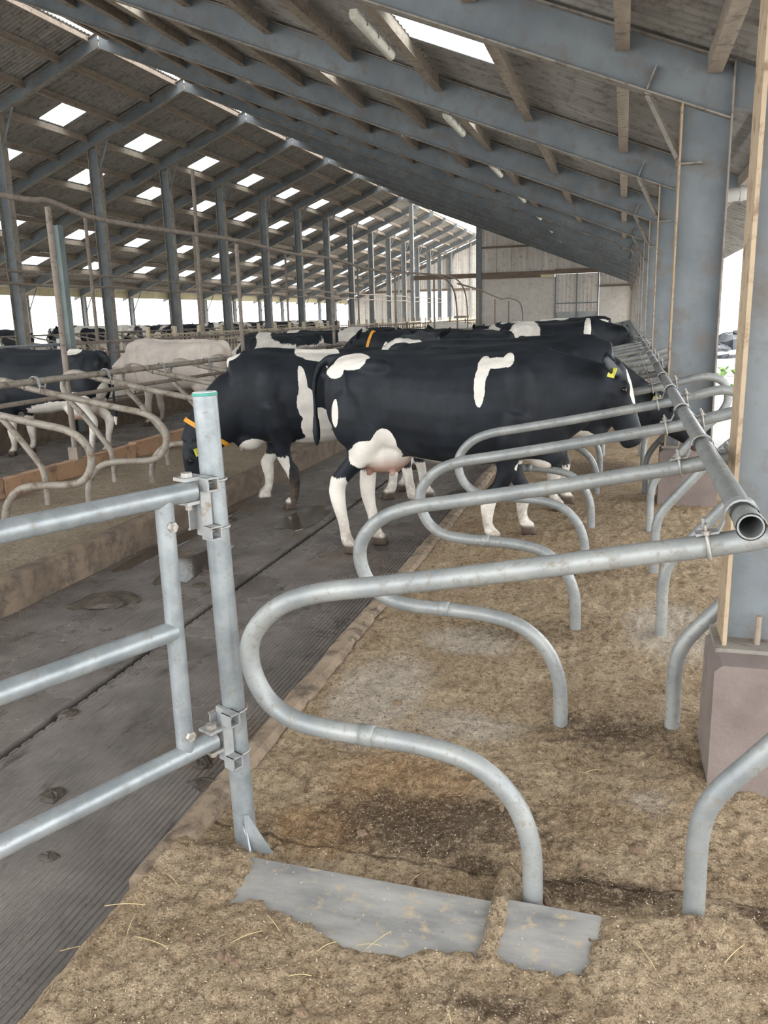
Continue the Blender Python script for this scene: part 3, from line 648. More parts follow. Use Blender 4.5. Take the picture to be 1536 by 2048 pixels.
# left row, mirrored about its own axis
LX = -5.03
def left_divider(y, i, lod, label, group, x=LX, flip=True):
    d = thing('stall_divider', label, 'stall divider', (x, y, 0.02 if x > -10 else 0.2), PI if flip else 0, group)
    obj('tube', DM['left'] if lod else DM['left_lo'], None, d)
    if i < 25: add_clamp(d, RAILX - 0.06, RAILZ - 0.03, i < 8)
    return d
LY = [5.46 + 1.12 * k for k in range(-2, 40)]
for i, y in enumerate(LY):
    left_divider(y, i, i < 14, f'soiled looped stall divider across the alley, {ordinal(i)} from the open front end' if i < 20 else 'soiled looped stall divider far back across the alley', 'left row stall dividers')
ln = thing('neck_rail', 'soiled neck rail tube along the stalls across the alley', 'rail', (-5.27, 3.0, 1.245))
obj('tube', G().tube([(0, 0, 0), (0, 47, 0)], 0.031, 14), M['galv_dirty'], ln, smooth=True)
for k in range(9): obj('coupling', G().tube([(0, 2.2 + 4.48 * k, 0), (0, 2.3 + 4.48 * k, 0)], 0.036, 14), M['galv_dirty'], ln, smooth=True)
ln = thing('head_rail', 'rusty lower head rail through the loops of the left stalls', 'rail', (-5.70, 3.0, 1.01))
obj('tube', G().tube([(0, 0, 0), (0, 47, 0)], 0.024, 12), M['pipe_brown'], ln, smooth=True)
for i in range(24):
    y = 24 + 1.2 * i
    left_divider(y, 30, False, 'small looped stall divider before the tall columns, in the far row', 'far row stall dividers', x=-19.6, flip=True)
fr = thing('neck_rail', 'neck rail over the far row of stalls by the tall columns', 'rail', (-19.84, 22, 1.44)); obj('tube', G().tube([(0, 0, 0), (0, 34, 0)], 0.03, 8), M['galv_dirty'], fr, smooth=True)

# ================================================================ feed fences
FEED_Y = (10.5, 14.0, 19.0, 21.6, 26.5, 39.4)
BAR = G().tube([(0, 0, 0), (0, 0, 1.05)], 0.014, 6).mesh('bar', True); BAR.materials.append(M['fence'])
BARS = G().tube(crom([(0, 0, 0), (0, 0.03, 0.22), (0, 0.11, 0.34), (0, 0.13, 0.6), (0, 0.07, 0.95), (0, 0.05, 1.05)], 3), 0.014, 6).mesh('bar', True); BARS.materials.append(M['fence'])
BARW = BAR.copy(); BARW.materials.clear(); BARW.materials.append(M['galv_clean'])
BARSW = BARS.copy(); BARSW.materials.clear(); BARSW.materials.append(M['galv_clean'])
def feed_panel(y0, y1, label, mat, b1, b2, group, x=-9.45, z0=0.33, nb=20, gaps=()):
    p = thing('feed_fence', label, 'fence', (x, y0, z0), 0, group); L = y1 - y0
    for z, r in ((0.04, 0.022), (0.90, 0.02), (1.10, 0.028)): obj('rail', G().tube([(0, 0.02, z), (0, L - 0.02, z)], r, 8), mat, p, smooth=True)
    for k in range(nb):
        y = 0.12 + (L - 0.3) * k / (nb - 1); s = b1 if k % 3 == 0 else b2
        if any(abs(y0 + y - q) < 0.34 for q in gaps): continue
        o = obj('bar', s, None, p, (0, y, 0.03))
        if k % 3 == 2: o.scale = (1, -1, 1)
    for y in (0.0, L): obj('post', G().box(-0.03, 0.03, y - 0.03, y + 0.03, 0, 1.2), mat, p)
feed_panel(7.8, 12.55, 'pale galvanised feed fence panel before the teal post', M['galv_clean'], BARW, BARSW, 'feed fence panels', nb=16, gaps=FEED_Y)
for i, y in enumerate(np.arange(12.75, 55, BAY)):
    feed_panel(y, y + BAY - 0.1, f'rusty brown headlock feed fence panel, {ordinal(i)} past the teal post', M['fence'], BAR, BARS, 'feed fence panels', nb=20 if i < 6 else 14, gaps=FEED_Y)
for i, y in enumerate(np.arange(22.7, 94, BAY)):
    p = thing('feed_fence', f'cream headlock panel on the far side of the feed passage, {ordinal(i)} along', 'fence', (-13.9, y, 0.3), 0, 'far feed fence panels')
    for z in (0.05, 0.85, 1.1): obj('rail', G().tube([(0, 0, z), (0, BAY - 0.1, z)], 0.03, 6), M['fence_cream'], p)
    g = G()
    for k in range(18): g.tube([(0, 0.15 + k * 0.265, 0.05), (0, 0.2 + k * 0.265 + 0.06 * (k % 2), 1.1)], 0.02, 5)
    obj('bars', g, M['fence_cream'], p, kind='stuff')
    for k in range(3): obj('post', G().box(-0.05, 0.05, k * 1.6 - 0.05, k * 1.6 + 0.05, -0.3, 1.35), M['fence_cream'], p)

tp = thing('steel_post', 'teal painted steel post at the start of the headlock fence', 'post', (-9.3, 12.62, -0.1))
obj('web', G().box(-0.07, 0.07, -0.006, 0.006, 0, 3.5), M['teal'], tp)
for sx in (-0.075, 0.075): obj('flange', G().box(sx - 0.006, sx + 0.006, -0.07, 0.07, 0, 3.5), M['teal'], tp)
o = obj('metal_pole', G().tube([(0, 0, 0), (0.02, 0.02, 4.95)], 0.045, 8), M['pipe_brown'], None, (-9.66, 18.2, 0.2), smooth=True); o['label'] = 'tall thin brown pole rising from the headlock fence'; o['category'] = 'pole'
# poles and pipe along the head board
for i, (y, h) in enumerate(((8.1, 3.05), (12.73, 3.0), (17.3, 2.95), (22.5, 2.93), (27.4, 2.95), (36.0, 2.75), (41.0, 2.52), (46.0, 2.48))):
    p = thing('pipe_pole', f'thin rusty pole carrying the overhead pipe, {ordinal(i)} along the head board', 'pole', (-6.05, y, 0.22), 0, 'overhead pipe poles')
    obj('pole', G().tube([(0, 0, 0), (0, 0, h - 0.27)], 0.032, 10), M['pipe_brown'], p, smooth=True)
    obj('bracket', G().box(-0.06, 0.06, -0.05, 0.05, -0.1, 0.16), M['pipe_brown'], p)
op = thing('overhead_pipe', 'sagging dusty pipe slung over poles and dropping in an arch', 'pipe', (-6.05, 6.0, 3.0))
pts = [(0, -2.5, 0.06), (0, 1.4, 0.03), (0, 2.1, 0.065), (0, 2.9, -0.03), (0, 4.5, -0.03), (0, 6.7, 0.01), (0, 9, -0.05), (0, 11.3, -0.01), (0, 14, -0.1), (0, 16.5, -0.07), (0, 19, 0.0), (0, 21.4, 0.05), (0, 23.3, -0.02), (0, 24.6, -0.3), (0, 25.2, -0.8), (0, 25.4, -1.6), (0, 25.4, -2.7)]
obj('pipe', G().tube(crom(pts, 5), 0.03, 10), M['pipe_brown'], op, smooth=True)
obj('second_pipe', G().tube(crom([(p[0] + 0.25, p[1] + 0.8, p[2]) for p in pts[10:]], 5), 0.025, 8), M['pipe_brown'], op, smooth=True)
obj('clip', G().box(-0.1, 0.35, 25.3, 25.9, -1.35, -1.28), M['pipe_brown'], op)
o = thing('overhead_pipe', 'wavy pale far pipe dropping before the block wall', 'pipe', (-6.05, 31.5, 3.0))
obj('pipe', G().tube(crom([(0, 0, -0.1), (0, 4.5, -0.2), (0, 9.5, -0.42), (0, 12, -0.5), (0, 14.5, -0.42), (0, 18, -0.5), (0, 20, -0.7), (0, 21, -1.3), (0, 21.1, -2.8)], 4), 0.035, 8), M['pipe_brown'], o, smooth=True)
for i, (x, y0, z) in enumerate(((-18.15, 12, 3.05), (-18.15, 12, 3.42))):
    o = obj('conduit_pipe', G().tube([(0, yy, 0.04 * math.sin(yy * 0.9)) for yy in np.arange(0, 76, 1.2)], 0.045, 6), M['pipe_brown'], None, (x, y0, z), smooth=True)
    o['label'] = ('upper' if i else 'lower') + ' thin service pipe strung along the tall columns'; o['category'] = 'pipe'
for k, y in enumerate((20.4, 26.4, 34.4, 44.6)):
    o = obj('metal_pole', G().tube([(0, 0, 0), (0, 0, 4.6)], 0.05, 8), M['pipe_brown'], None, (-14.1, y, 0), smooth=True); o['label'] = 'thin upright pole on the far side of the feed passage'; o['category'] = 'pole'; o['group'] = 'feed passage poles'

# ================================================================ fluorescent lamps
for i in range(1, 11):
    y0 = FRAME_R[i] + (1.25 if i > 1 else 1.9)
    if i == 0: continue
    x = RIDGE + 9 * SP - 0.16
    l = thing('tube_lamp', f'yellowed fluorescent lamp fixed under a purlin, {ordinal(i)} from the open front end', 'lamp', (x, FRAME_R[i] + 1.35, zt_r(x) - 0.23), 0, 'fluorescent lamps')
    obj('tray', G().hexa([(-0.055, 0, -0.045), (0.055, 0, -0.045), (0.055, 1.55, -0.045), (-0.055, 1.55, -0.045), (-0.04, 0, 0), (0.04, 0, 0), (0.04, 1.55, 0), (-0.04, 1.55, 0)]), M['lamp_white'], l)
    g = G(); rings = []
    for y in (0.0, 0.03, 1.52, 1.55):
        k = 0.75 if y in (0.0, 1.55) else 1.0
        rings.append([(0.058 * k * math.cos(a), y, -0.045 - 0.07 * k * math.sin(a)) for a in np.linspace(0, PI, 9)])
    obj('diffuser', g.ring_loft(rings), M['lamp_white'], l, smooth=True)
    for y in (0.3, 0.75, 1.2): obj('clip', G().box(0.05, 0.064, y, y + 0.04, -0.075, -0.02), M['bolt'], l)
    for y in (0.35, 1.2): obj('hanger', G().box(-0.02, 0.02, y, y + 0.03, 0, 0.06), M['bolt'], l)

# ================================================================ gate and its post
PX, PY = -1.18, 2.26
gp = thing('gate_post', 'galvanised round gate post with green rimmed cap', 'post', (PX, PY, 0.0))
lean = (-0.03, 0.0)
def on_post(z): return (lean[0] * (z - 0.0) / 1.53 + 0.0, 0.0, z)
obj('tube', G().tube([on_post(-0.05), on_post(0.5), on_post(1.0), on_post(1.525)], 0.037, 28), M['galv_clean'], gp, smooth=True)
cp = obj('cap', G().tube([on_post(1.526), on_post(1.534)], 0.0385, 28), M['green_cap'], gp, smooth=True)
obj('cap_disc', G().tube([on_post(1.5345), on_post(1.537)], 0.036, 28), M['cap_top'], cp, smooth=True)
obj('foot_gusset', G().hexa([(0.03, -0.055, 0.0), (0.115, -0.035, 0.0), (0.11, -0.028, 0.0), (0.025, -0.045, 0.0), (0.018, -0.04, 0.13), (0.03, -0.034, 0.13), (0.028, -0.028, 0.13), (0.016, -0.032, 0.13)]), M['galv_clean'], gp)
obj('foot_gusset', G().hexa([(0.0, -0.04, 0.0), (0.05, -0.075, 0.0), (0.055, -0.07, 0.0), (0.01, -0.035, 0.0), (0.0, -0.037, 0.10), (0.02, -0.04, 0.09), (0.022, -0.035, 0.09), (0.002, -0.033, 0.10)]), M['galv_clean'], gp)
ga = math.radians(246); gd = np.array([math.cos(ga), math.sin(ga)])
for zc, dirty in ((1.193, 0), (0.425, 1)):
    o0 = on_post(zc)
    hg = obj('hinge_bracket', G(), M['bracket'], gp, (o0[0], 0, zc), (0, 0, ga)) if False else None
    e = G(); hh = 0.075
    e.box(0.040, 0.052, -0.03, 0.03, -hh - 0.02, hh + 0.02)                       # back plate
    e.box(0.040, 0.078, -0.034, -0.028, -hh, hh); e.box(0.040, 0.078, 0.028, 0.034, -hh, hh)
    br = obj('hinge_bracket', e, M['bracket'], gp, (o0[0], 0, zc), (0, 0, ga))
    for s in (-1, 1):
        zz = s * hh
        sk = G()
        for (a0, a1, b0, b1) in ((-0.02, 0.02, 0.016, 0.021), (-0.02, 0.02, -0.021, -0.016), (-0.021, -0.016, -0.021, 0.021), (0.016, 0.021, -0.021, 0.021)):
            sk.box(0.030 + 0.026 + a0, 0.030 + 0.026 + a1, 0.026, 0.070, zz + b0, zz + b1)
        obj('socket', sk, M['bracket'], br)
        obj('u_bolt', G().tube([(0.075, -0.040, zz)] + [(0.040 * math.cos(a), 0.040 * math.sin(a), zz) for a in np.linspace(-PI / 2, -3 * PI / 2, 15)] + [(0.075, 0.040, zz)], 0.0042, 8), M['bolt'], br, smooth=True)
    dz = (1.25 if not dirty else 0.43) - zc
    for zz in (dz + 0.031, dz - 0.041): obj('hinge_eye', G().box(0.05, 0.125, -0.03, 0.03, zz, zz + 0.01), M['bracket'], br)
    obj('hinge_pin', G().tube([(0.098, 0, dz - 0.06), (0.098, 0, dz + 0.041)], 0.011, 10).tube([(0.098, 0, dz + 0.041), (0.098, 0, dz + 0.054)], 0.018, 6), M['bolt'], br)
gt = thing('gate', 'galvanised tube gate with three rails swung towards the viewer', 'gate', (PX + 0.10 * gd[0], PY + 0.10 * gd[1], 0.0), ga)
def rail_z(z, s0, s1, sag=0.0, r=0.0305): return G().tube([(s0, 0, z), (s0 + 0.03, 0, z)] + [(s, 0, z + sag * math.sin(s)) for s in np.linspace(s0 + 0.06, s1, 12)], r, 22)
obj('rail', rail_z(1.25, 0.005, 2.9), M['galv_clean'], gt, smooth=True)
obj('rail', rail_z(0.84, 0.115, 2.9), M['galv_clean'], gt, smooth=True)
obj('rail', rail_z(0.43, 0.0, 2.9), M['galv_clean'], gt, smooth=True)
obj('upright', G().tube([(0.11, 0, 1.25), (0.11, 0, 0.43)], 0.0275, 20), M['galv_clean'], gt, smooth=True)
obj('upright', G().tube([(2.85, 0, 1.25), (2.85, 0, 0.43)], 0.0275, 20), M['galv_clean'], gt, smooth=True)
for z in (1.165, 0.50):
    b = obj('bolt', G().tube([(0.11, 0.02, z), (0.11, 0.045, z)], 0.0085, 10), M['bolt'], gt, smooth=True)
    obj('nut', G().tube([(0.11, 0.028, z), (0.11, 0.040, z)], 0.016, 6), M['bolt'], b)

# ================================================================ cows
def sring(cx, cz, h, w_, ang=0.0, n=2.4, k=22, hb=None, yoff=0.0):
    """superellipse section in a plane turned by ang about Y; ang=0 is a vertical plane across the body"""
    out = []
    for i in range(k):
        t = 2 * PI * i / k; c_, s_ = math.cos(t), math.sin(t)
        y = w_ * math.copysign(abs(c_) ** (2 / n), c_); hh = h if s_ > 0 else (hb or h)
        d = hh * math.copysign(abs(s_) ** (2 / n), s_)
        if s_ > 0: y *= 1 - 0.10 * (s_ ** 2)
        out.append((cx - d * math.sin(ang), y + yoff, cz + d * math.cos(ang)))
    return out
TORSO = [(-1.06, 1.31, 1.02, 0.075), (-1.02, 1.39, 0.90, 0.155), (-0.95, 1.43, 0.80, 0.215), (-0.82, 1.455, 0.72, 0.26), (-0.66, 1.465, 0.69, 0.275), (-0.5, 1.455, 0.68, 0.262), (-0.34, 1.448, 0.645, 0.305), (-0.12, 1.45, 0.605, 0.375), (0.14, 1.46, 0.595, 0.385), (0.34, 1.475, 0.61, 0.345), (0.5, 1.495, 0.625, 0.30), (0.64, 1.50, 0.645, 0.255), (0.76, 1.475, 0.69, 0.215), (0.86, 1.44, 0.76, 0.17)]
POSES = {
    'reach': dict(neck=[(0.62, 1.08, 0.39, 0.24, 0), (0.80, 1.09, 0.36, 0.20, -4), (0.95, 1.11, 0.30, 0.155, -10), (1.08, 1.13, 0.24, 0.13, -18), (1.19, 1.16, 0.17, 0.115, -35)], poll=(1.255, 1.355), hd=(0.33, -0.944)),
    'down': dict(neck=[(0.60, 1.05, 0.38, 0.24, -5), (0.80, 0.99, 0.33, 0.20, -28), (0.97, 0.89, 0.27, 0.155, -42), (1.09, 0.77, 0.22, 0.135, -55), (1.17, 0.66, 0.18, 0.12, -68)], poll=(1.31, 0.70), hd=(0.04, -0.999)),
    'feed': dict(neck=[(0.60, 1.07, 0.38, 0.24, -3), (0.80, 1.02, 0.32, 0.19, -14), (0.97, 0.96, 0.25, 0.15, -18), (1.10, 0.92, 0.20, 0.125, -14), (1.20, 0.88, 0.16, 0.115, -10)], poll=(1.265, 1.03), hd=(0.75, -0.66)),
    'level': dict(neck=[(0.62, 1.10, 0.38, 0.24, 4), (0.80, 1.16, 0.32, 0.19, 14), (0.96, 1.23, 0.26, 0.15, 20), (1.10, 1.29, 0.20, 0.125, 16), (1.21, 1.33, 0.16, 0.115, 0)], poll=(1.265, 1.475), hd=(0.80, -0.60)),
}
HEAD = [(-0.035, -0.095, 0.085, 0.085), (0.04, -0.11, 0.125, 0.112), (0.14, -0.12, 0.138, 0.122), (0.24, -0.125, 0.132, 0.108), (0.34, -0.118, 0.110, 0.088), (0.44, -0.108, 0.096, 0.080), (0.52, -0.106, 0.094, 0.090), (0.57, -0.110, 0.080, 0.082), (0.60, -0.114, 0.048, 0.052)]
def head_frame(pose):
    px, pz = POSES[pose]['poll']; hx, hz = POSES[pose]['hd']; n = math.hypot(hx, hz); hx /= n; hz /= n
    return (px, pz), (hx, hz), (-hz, hx)      # poll, axis, forehead normal
def leg_front(g, s, fx, fz, y=0.165):
    g.tube([(0.50, s * 0.19, 1.02), (0.46, s * 0.20, 0.82), (0.42, s * 0.185, 0.66)], [0.15, 0.135, 0.095], 12)
    g.tube(crom([(0.42, s * 0.185, 0.74), (0.43, s * 0.175, 0.58), ((0.43 + fx) / 2, s * y, 0.44 + fz * 0.5), (fx - 0.005, s * y, 0.36 + fz), (fx - 0.02, s * y, 0.22 + fz), (fx - 0.01, s * y, 0.125 + fz), (fx + 0.02, s * y, 0.075 + fz)], 2),
           [0.105, 0.092, 0.078, 0.068, 0.06, 0.062, 0.066, 0.060, 0.048, 0.042, 0.042, 0.048, 0.050], 12)
    for t in (-1, 1): g.ring_loft([[(fx + 0.03 + dx * q, s * y + t * 0.027 + 0.026 * qy * b, z + fz) for (q, b) in ((1, -1), (1.25, 0), (1, 1), (-0.7, 1), (-1, 0), (-0.7, -1))] for (z, dx, qy) in ((0.0, 0.065, 1.0), (0.05, 0.052, 0.95), (0.09, 0.038, 0.9))])
def leg_hind(g, s, fx, fz, y=0.15):
    g.ring_loft([sring(-0.80, 1.18, 0.22, 0.12, 0.2, 2, 14, None, s * 0.16), sring(-0.74, 0.95, 0.20, 0.125, 1.2, 2, 14, None, s * 0.18), sring(-0.71, 0.78, 0.155, 0.10, 1.45, 2, 14, None, s * 0.18), sring(-0.75, 0.64, 0.105, 0.075, 1.2, 2, 14, None, s * 0.165)])
    g.tube(crom([(-0.70, s * 0.17, 0.76), (-0.76, s * 0.165, 0.64), (fx - 0.06, s * y, 0.53 + fz * 0.5), (fx - 0.065, s * y, 0.43 + fz), (fx - 0.03, s * y, 0.27 + fz), (fx - 0.01, s * y, 0.13 + fz), (fx + 0.02, s * y, 0.075 + fz)], 2),
           [0.115, 0.10, 0.085, 0.074, 0.072, 0.07, 0.062, 0.052, 0.046, 0.045, 0.05, 0.053, 0.05], 12)
    for t in (-1, 1): g.ring_loft([[(fx + 0.03 + dx * q, s * y + t * 0.027 + 0.026 * qy * b, z + fz) for (q, b) in ((1, -1), (1.25, 0), (1, 1), (-0.7, 1), (-1, 0), (-0.7, -1))] for (z, dx, qy) in ((0.0, 0.065, 1.0), (0.05, 0.052, 0.95), (0.09, 0.038, 0.9))])
def cow_mesh(pose, voxel, ff=((0.42, 0), (0.48, 0)), hf=((-0.86, 0), (-0.80, 0)), tail=0.0, tail_y=0.0, tl=1.0):
    """ff, hf: (x, z) of right and left feet. +x forward, +y is the left side."""
    g = G()
    g.ring_loft([sring(x, (a + b) / 2, (a - b) / 2, w_, 0, 2.35) for (x, a, b, w_) in TORSO])
    ps = POSES[pose]
    rings = [sring(x, z, h, w_, -math.radians(a) if False else math.radians(-a) * -1, 2.1) for (x, z, h, w_, a) in ps['neck']]
    (px, pz), (hx, hz), (nx, nz) = head_frame(pose)
    g.ring_loft(rings)
    # head rings: axis (hx,hz), normal (nx,nz)
    hr = []
    for (s, d, h, w_) in HEAD:
        cx, cz = px + hx * s + nx * d, pz + hz * s + nz * d
        rg = []
        for i in range(18):
            t = 2 * PI * i / 18; cc, ss = math.cos(t), math.sin(t)
            y = w_ * math.copysign(abs(cc) ** (2 / 2.5), cc); dd = h * math.copysign(abs(ss) ** (2 / 2.5), ss)
            if ss < 0: y *= 1 - 0.28 * ss * ss
            rg.append((cx + nx * dd, y, cz + nz * dd))
        hr.append(rg)
    g.ring_loft(hr)
    # throat filler between last neck ring and head
    lx, lz = ps['neck'][-1][0], ps['neck'][-1][1]
    g.tube([(lx - 0.02, 0, lz), (px + hx * 0.10 + nx * -0.10, 0, pz + hz * 0.10 + nz * -0.10)], [0.135, 0.12], 14)
    for s in (-1, 1):                                                         # ears, brow
        b = Vector((px + hx * 0.045 - nx * 0.05, s * 0.095, pz + hz * 0.045 - nz * 0.05))
        tip = b + Vector((-0.115, s * 0.19, 0.125 if pose != 'down' else 0.03))
        ax = (tip - b).normalized(); wv = Vector((hx, 0, hz)); wv = (wv - ax * wv.dot(ax)).normalized(); tv = ax.cross(wv)
        er = []
        for (q, ew, et) in ((0.0, 0.034, 0.024), (0.25, 0.064, 0.022), (0.55, 0.078, 0.019), (0.8, 0.062, 0.017), (1.0, 0.022, 0.012)):
            c_ = b + (tip - b) * q
            er.append([tuple(c_ + wv * ew * math.cos(t) + tv * et * math.sin(t)) for t in np.linspace(0, 2 * PI, 11)[:-1]])
        g.ring_loft(er if s > 0 else er)
        g.ball((px + hx * 0.15 - nx * 0.035, s * 0.098, pz + hz * 0.15 - nz * 0.035), (0.045, 0.03, 0.045), 8, 6)
    # hip (hook) and pin bones, shoulder blades, spine ridge, brisket
    for s in (-1, 1):
        g.ball((-0.60, s * 0.165, 1.37), (0.15, 0.065, 0.07), 12, 8); g.ball((-0.80, s * 0.20, 0.98), (0.17, 0.12, 0.25), 12, 8); g.ball((-1.01, s * 0.115, 1.30), (0.06, 0.045, 0.05), 8, 6)
        g.ball((0.50, s * 0.215, 1.10), (0.16, 0.10, 0.31), 12, 8)
    g.ball((0.70, 0, 0.70), (0.16, 0.12, 0.13), 12, 8)
    g.tube([(-0.95, 0, 1.425), (-0.6, 0, 1.458), (0, 0, 1.45), (0.5, 0, 1.485), (0.72, 0, 1.475)], [0.03, 0.04, 0.04, 0.045, 0.03], 8)
    leg_front(g, -1, *ff[0]); leg_front(g, 1, *ff[1]); leg_hind(g, -1, *hf[0]); leg_hind(g, 1, *hf[1])
    # udder and teats
    g.ball((-0.60, 0, 0.665), (0.25, 0.185, 0.16), 14, 9)
    for tx in (-0.70, -0.50):
        for s in (-1, 1): g.tube([(tx, s * 0.075, 0.56), (tx, s * 0.08, 0.485)], [0.028, 0.018], 8)
    # tail
    tz = lambda z: 1.425 - (1.425 - z) * tl
    g.tube(crom([(-0.92, 0, 1.43), (-1.03, 0, 1.425), (-1.10 - 0.3 * tail, tail_y * 0.2, tz(1.33)), (-1.13 - 0.6 * tail, tail_y * 0.5, tz(1.12)), (-1.12 - 0.8 * tail, tail_y * 0.8, tz(0.85)), (-1.11 - tail, tail_y, tz(0.62)), (-1.11 - tail, tail_y, tz(0.42))], 3),
           [0.045, 0.043, 0.04, 0.038, 0.035, 0.032, 0.029, 0.027, 0.025, 0.024, 0.023, 0.022, 0.022, 0.025, 0.032, 0.037, 0.036, 0.027, 0.014], 9)
    me = g.mesh('cow_raw'); ob = bpy.data.objects.new('cow_raw', me); C.objects.link(ob)
    rm = ob.modifiers.new('r', 'REMESH'); rm.mode = 'VOXEL'; rm.voxel_size = voxel; rm.use_smooth_shade = True
    sm = ob.modifiers.new('s', 'SMOOTH'); sm.factor = 0.5; sm.iterations = 7 if voxel < 0.03 else 2
    dg = bpy.context.evaluated_depsgraph_get(); dg.update()
    out = bpy.data.meshes.new_from_object(ob.evaluated_get(dg)); out.name = 'body'
    bpy.data.objects.remove(ob); bpy.data.meshes.remove(me)
    out.polygons.foreach_set('use_smooth', [True] * len(out.polygons)); out.materials.clear()
    return out
def e3(p, c, r): return 1.0 - math.sqrt(((p[0] - c[0]) / r[0]) ** 2 + ((p[1] - c[1]) / r[1]) ** 2 + ((p[2] - c[2]) / r[2]) ** 2)
def paint(me, pose, coat, feet_z, muzzle_pink=0.0):
    """store coat pattern, skin, mud and hoof masks as point attributes"""
    n = len(me.vertices); co = np.empty(n * 3); me.vertices.foreach_get('co', co); co = co.reshape(-1, 3)
    vals = np.array([coat(p) for p in co])
    (px, pz), (hx, hz), (nx, nz) = head_frame(pose)
    mz = np.array([px + hx * 0.56 - nx * 0.1, 0, pz + hz * 0.56 - nz * 0.1])
    ud = 1.0 - np.sqrt(((co[:, 0] + 0.60) / 0.29) ** 2 + (co[:, 1] / 0.2) ** 2 + ((co[:, 2] - 0.60) / 0.17) ** 2)
    pink = np.clip(ud * 3.0, 0, 0.9); pink = np.where(co[:, 2] > 0.74, 0, pink)
    dm = np.linalg.norm(co - mz, axis=1); pink = np.maximum(pink, muzzle_pink * np.clip((0.12 - dm) / 0.05, 0, 1))
    ff, hf = feet_z
    foot = np.where(co[:, 0] > -0.1, ff, hf); hz_ = co[:, 2] - foot
    low = (hz_ < 0.5) & (np.abs(co[:, 0]) < 1.05) & (co[:, 0] < 0.75)
    if pose == 'down': low &= co[:, 0] < 0.72
    mud = np.where(low, np.clip((0.42 - hz_) / 0.45, 0, 0.6), 0); hoof = np.where(low, np.clip((0.085 - hz_) / 0.02, 0, 1), 0)
    for nm, arr in (('coat', vals), ('pink', pink), ('mud', mud), ('hoof', hoof)):
        if nm in me.attributes: me.attributes.remove(me.attributes[nm])
        a = me.attributes.new(nm, 'FLOAT', 'POINT'); a.data.foreach_set('value', np.asarray(arr, dtype=np.float32))
def legs_white(p, zf, top=0.42): return (top - (p[2] - zf)) * 3.0 if p[2] < 0.62 else -1
def coat_A(p):
    v = -1.0; y = abs(p[1])
    v = max(v, 0.8 * e3(p, (0.245, -0.36, 1.25), (0.042, 0.2, 0.17)), 0.8 * e3(p, (0.265, -0.30, 1.38), (0.05, 0.2, 0.11)), 0.8 * e3(p, (0.35, -0.25, 1.395), (0.13, 0.16, 0.042)), 0.8 * e3(p, (0.44, -0.23, 1.42), (0.04, 0.16, 0.06)))
    v = max(v, e3(p, (-0.80, -0.12, 1.41), (0.16, 0.18, 0.07)), e3(p, (-0.92, -0.16, 1.34), (0.09, 0.15, 0.06)))
    v = max(v, e3(p, (-0.90, -0.26, 1.02), (0.035, 0.2, 0.11)))
    v = max(v, e3(p, (-0.60, -0.26, 0.68), (0.22, 0.3, 0.13)), e3(p, (-0.52, -0.28, 0.78), (0.10, 0.25, 0.12)), e3(p, (-0.25, 0.0, 0.58), (0.46, 0.30, 0.085)))
    if p[2] < 0.6 and p[0] < -0.4: v = max(v, (0.50 - p[2]) * 3); v = min(v, -3.2 * e3(p, (-0.79, -0.2, 0.42), (0.065, 0.3, 0.17))) if p[1] < 0 else v
    if p[2] < 0.6 and 0.1 < p[0] < 0.7: v = max(v, (0.40 - p[2]) * 3)
    v = max(v, e3(p, (0.60, 0, 0.61), (0.16, 0.3, 0.055)))
    v = max(v, e3(p, (1.325, 0.0, 1.20), (0.09, 0.085, 0.16)))
    return v * 1.3
def coat_B(p):
    v = -1.0
    v = max(v, e3(p, (0.02, 0.05, 1.46), (0.22, 0.26, 0.10)), e3(p, (-0.14, 0.25, 1.33), (0.13, 0.25, 0.15)), e3(p, (-0.24, 0.33, 1.18), (0.08, 0.2, 0.14)))
    v = max(v, e3(p, (0.24, 0.35, 1.20), (0.04, 0.2, 0.18)), e3(p, (0.22, 0.36, 1.02), (0.085, 0.25, 0.15)), e3(p, (0.12, 0.32, 0.82), (0.15, 0.3, 0.16)), e3(p, (-0.15, 0.0, 0.63), (0.50, 0.42, 0.17)))
    v = max(v, e3(p, (-0.85, 0.0, 1.45), (0.22, 0.2, 0.08)), e3(p, (0.68, 0.05, 0.62), (0.13, 0.2, 0.08)), e3(p, (0.80, 0.0, 1.42), (0.10, 0.08, 0.08)))
    if p[2] < 0.62 and p[0] < -0.4: v = max(v, (0.62 - p[2]) * 3)
    if p[2] < 0.6 and 0.1 < p[0] < 0.75: v = max(v, (0.50 - p[2]) * 3 if p[1] < 0 else min((0.52 - p[2]) * 3, (p[0] - 0.38) * 8))
    return v * 1.3
def coat_L(p):
    v = max(-1.0, e3(p, (-0.45, 0.1, 0.60), (0.62, 0.5, 0.20)), e3(p, (-0.75, 0.1, 0.75), (0.2, 0.4, 0.2)), e3(p, (-0.62, 0.1, 1.47), (0.12, 0.16, 0.08)), e3(p, (-1.02, 0.05, 0.85), (0.1, 0.12, 0.2)), e3(p, (0.9, 0, 1.2), (0.14, 0.4, 0.4)))
    if p[2] < 0.62: v = max(v, (0.55 - p[2]) * 3)
    return v
def coat_black(p):
    v = max(-1.0, e3(p, (-0.5, 0, 0.58), (0.3, 0.3, 0.1)), e3(p, (0.62, 0, 0.63), (0.13, 0.3, 0.09)))
    if p[2] < 0.5: v = max(v, (0.36 - p[2]) * 3)
    return v
def coat_F(p):
    v = max(-1.0, e3(p, (-0.95, 0, 1.36), (0.16, 0.17, 0.22)), e3(p, (-1.08, 0, 0.95), (0.08, 0.08, 0.55)), e3(p, (-0.75, -0.2, 1.43), (0.16, 0.16, 0.06)), e3(p, (-0.75, 0.24, 1.36), (0.14, 0.1, 0.1)))
    return max(v, (0.5 - p[2]) * 3)
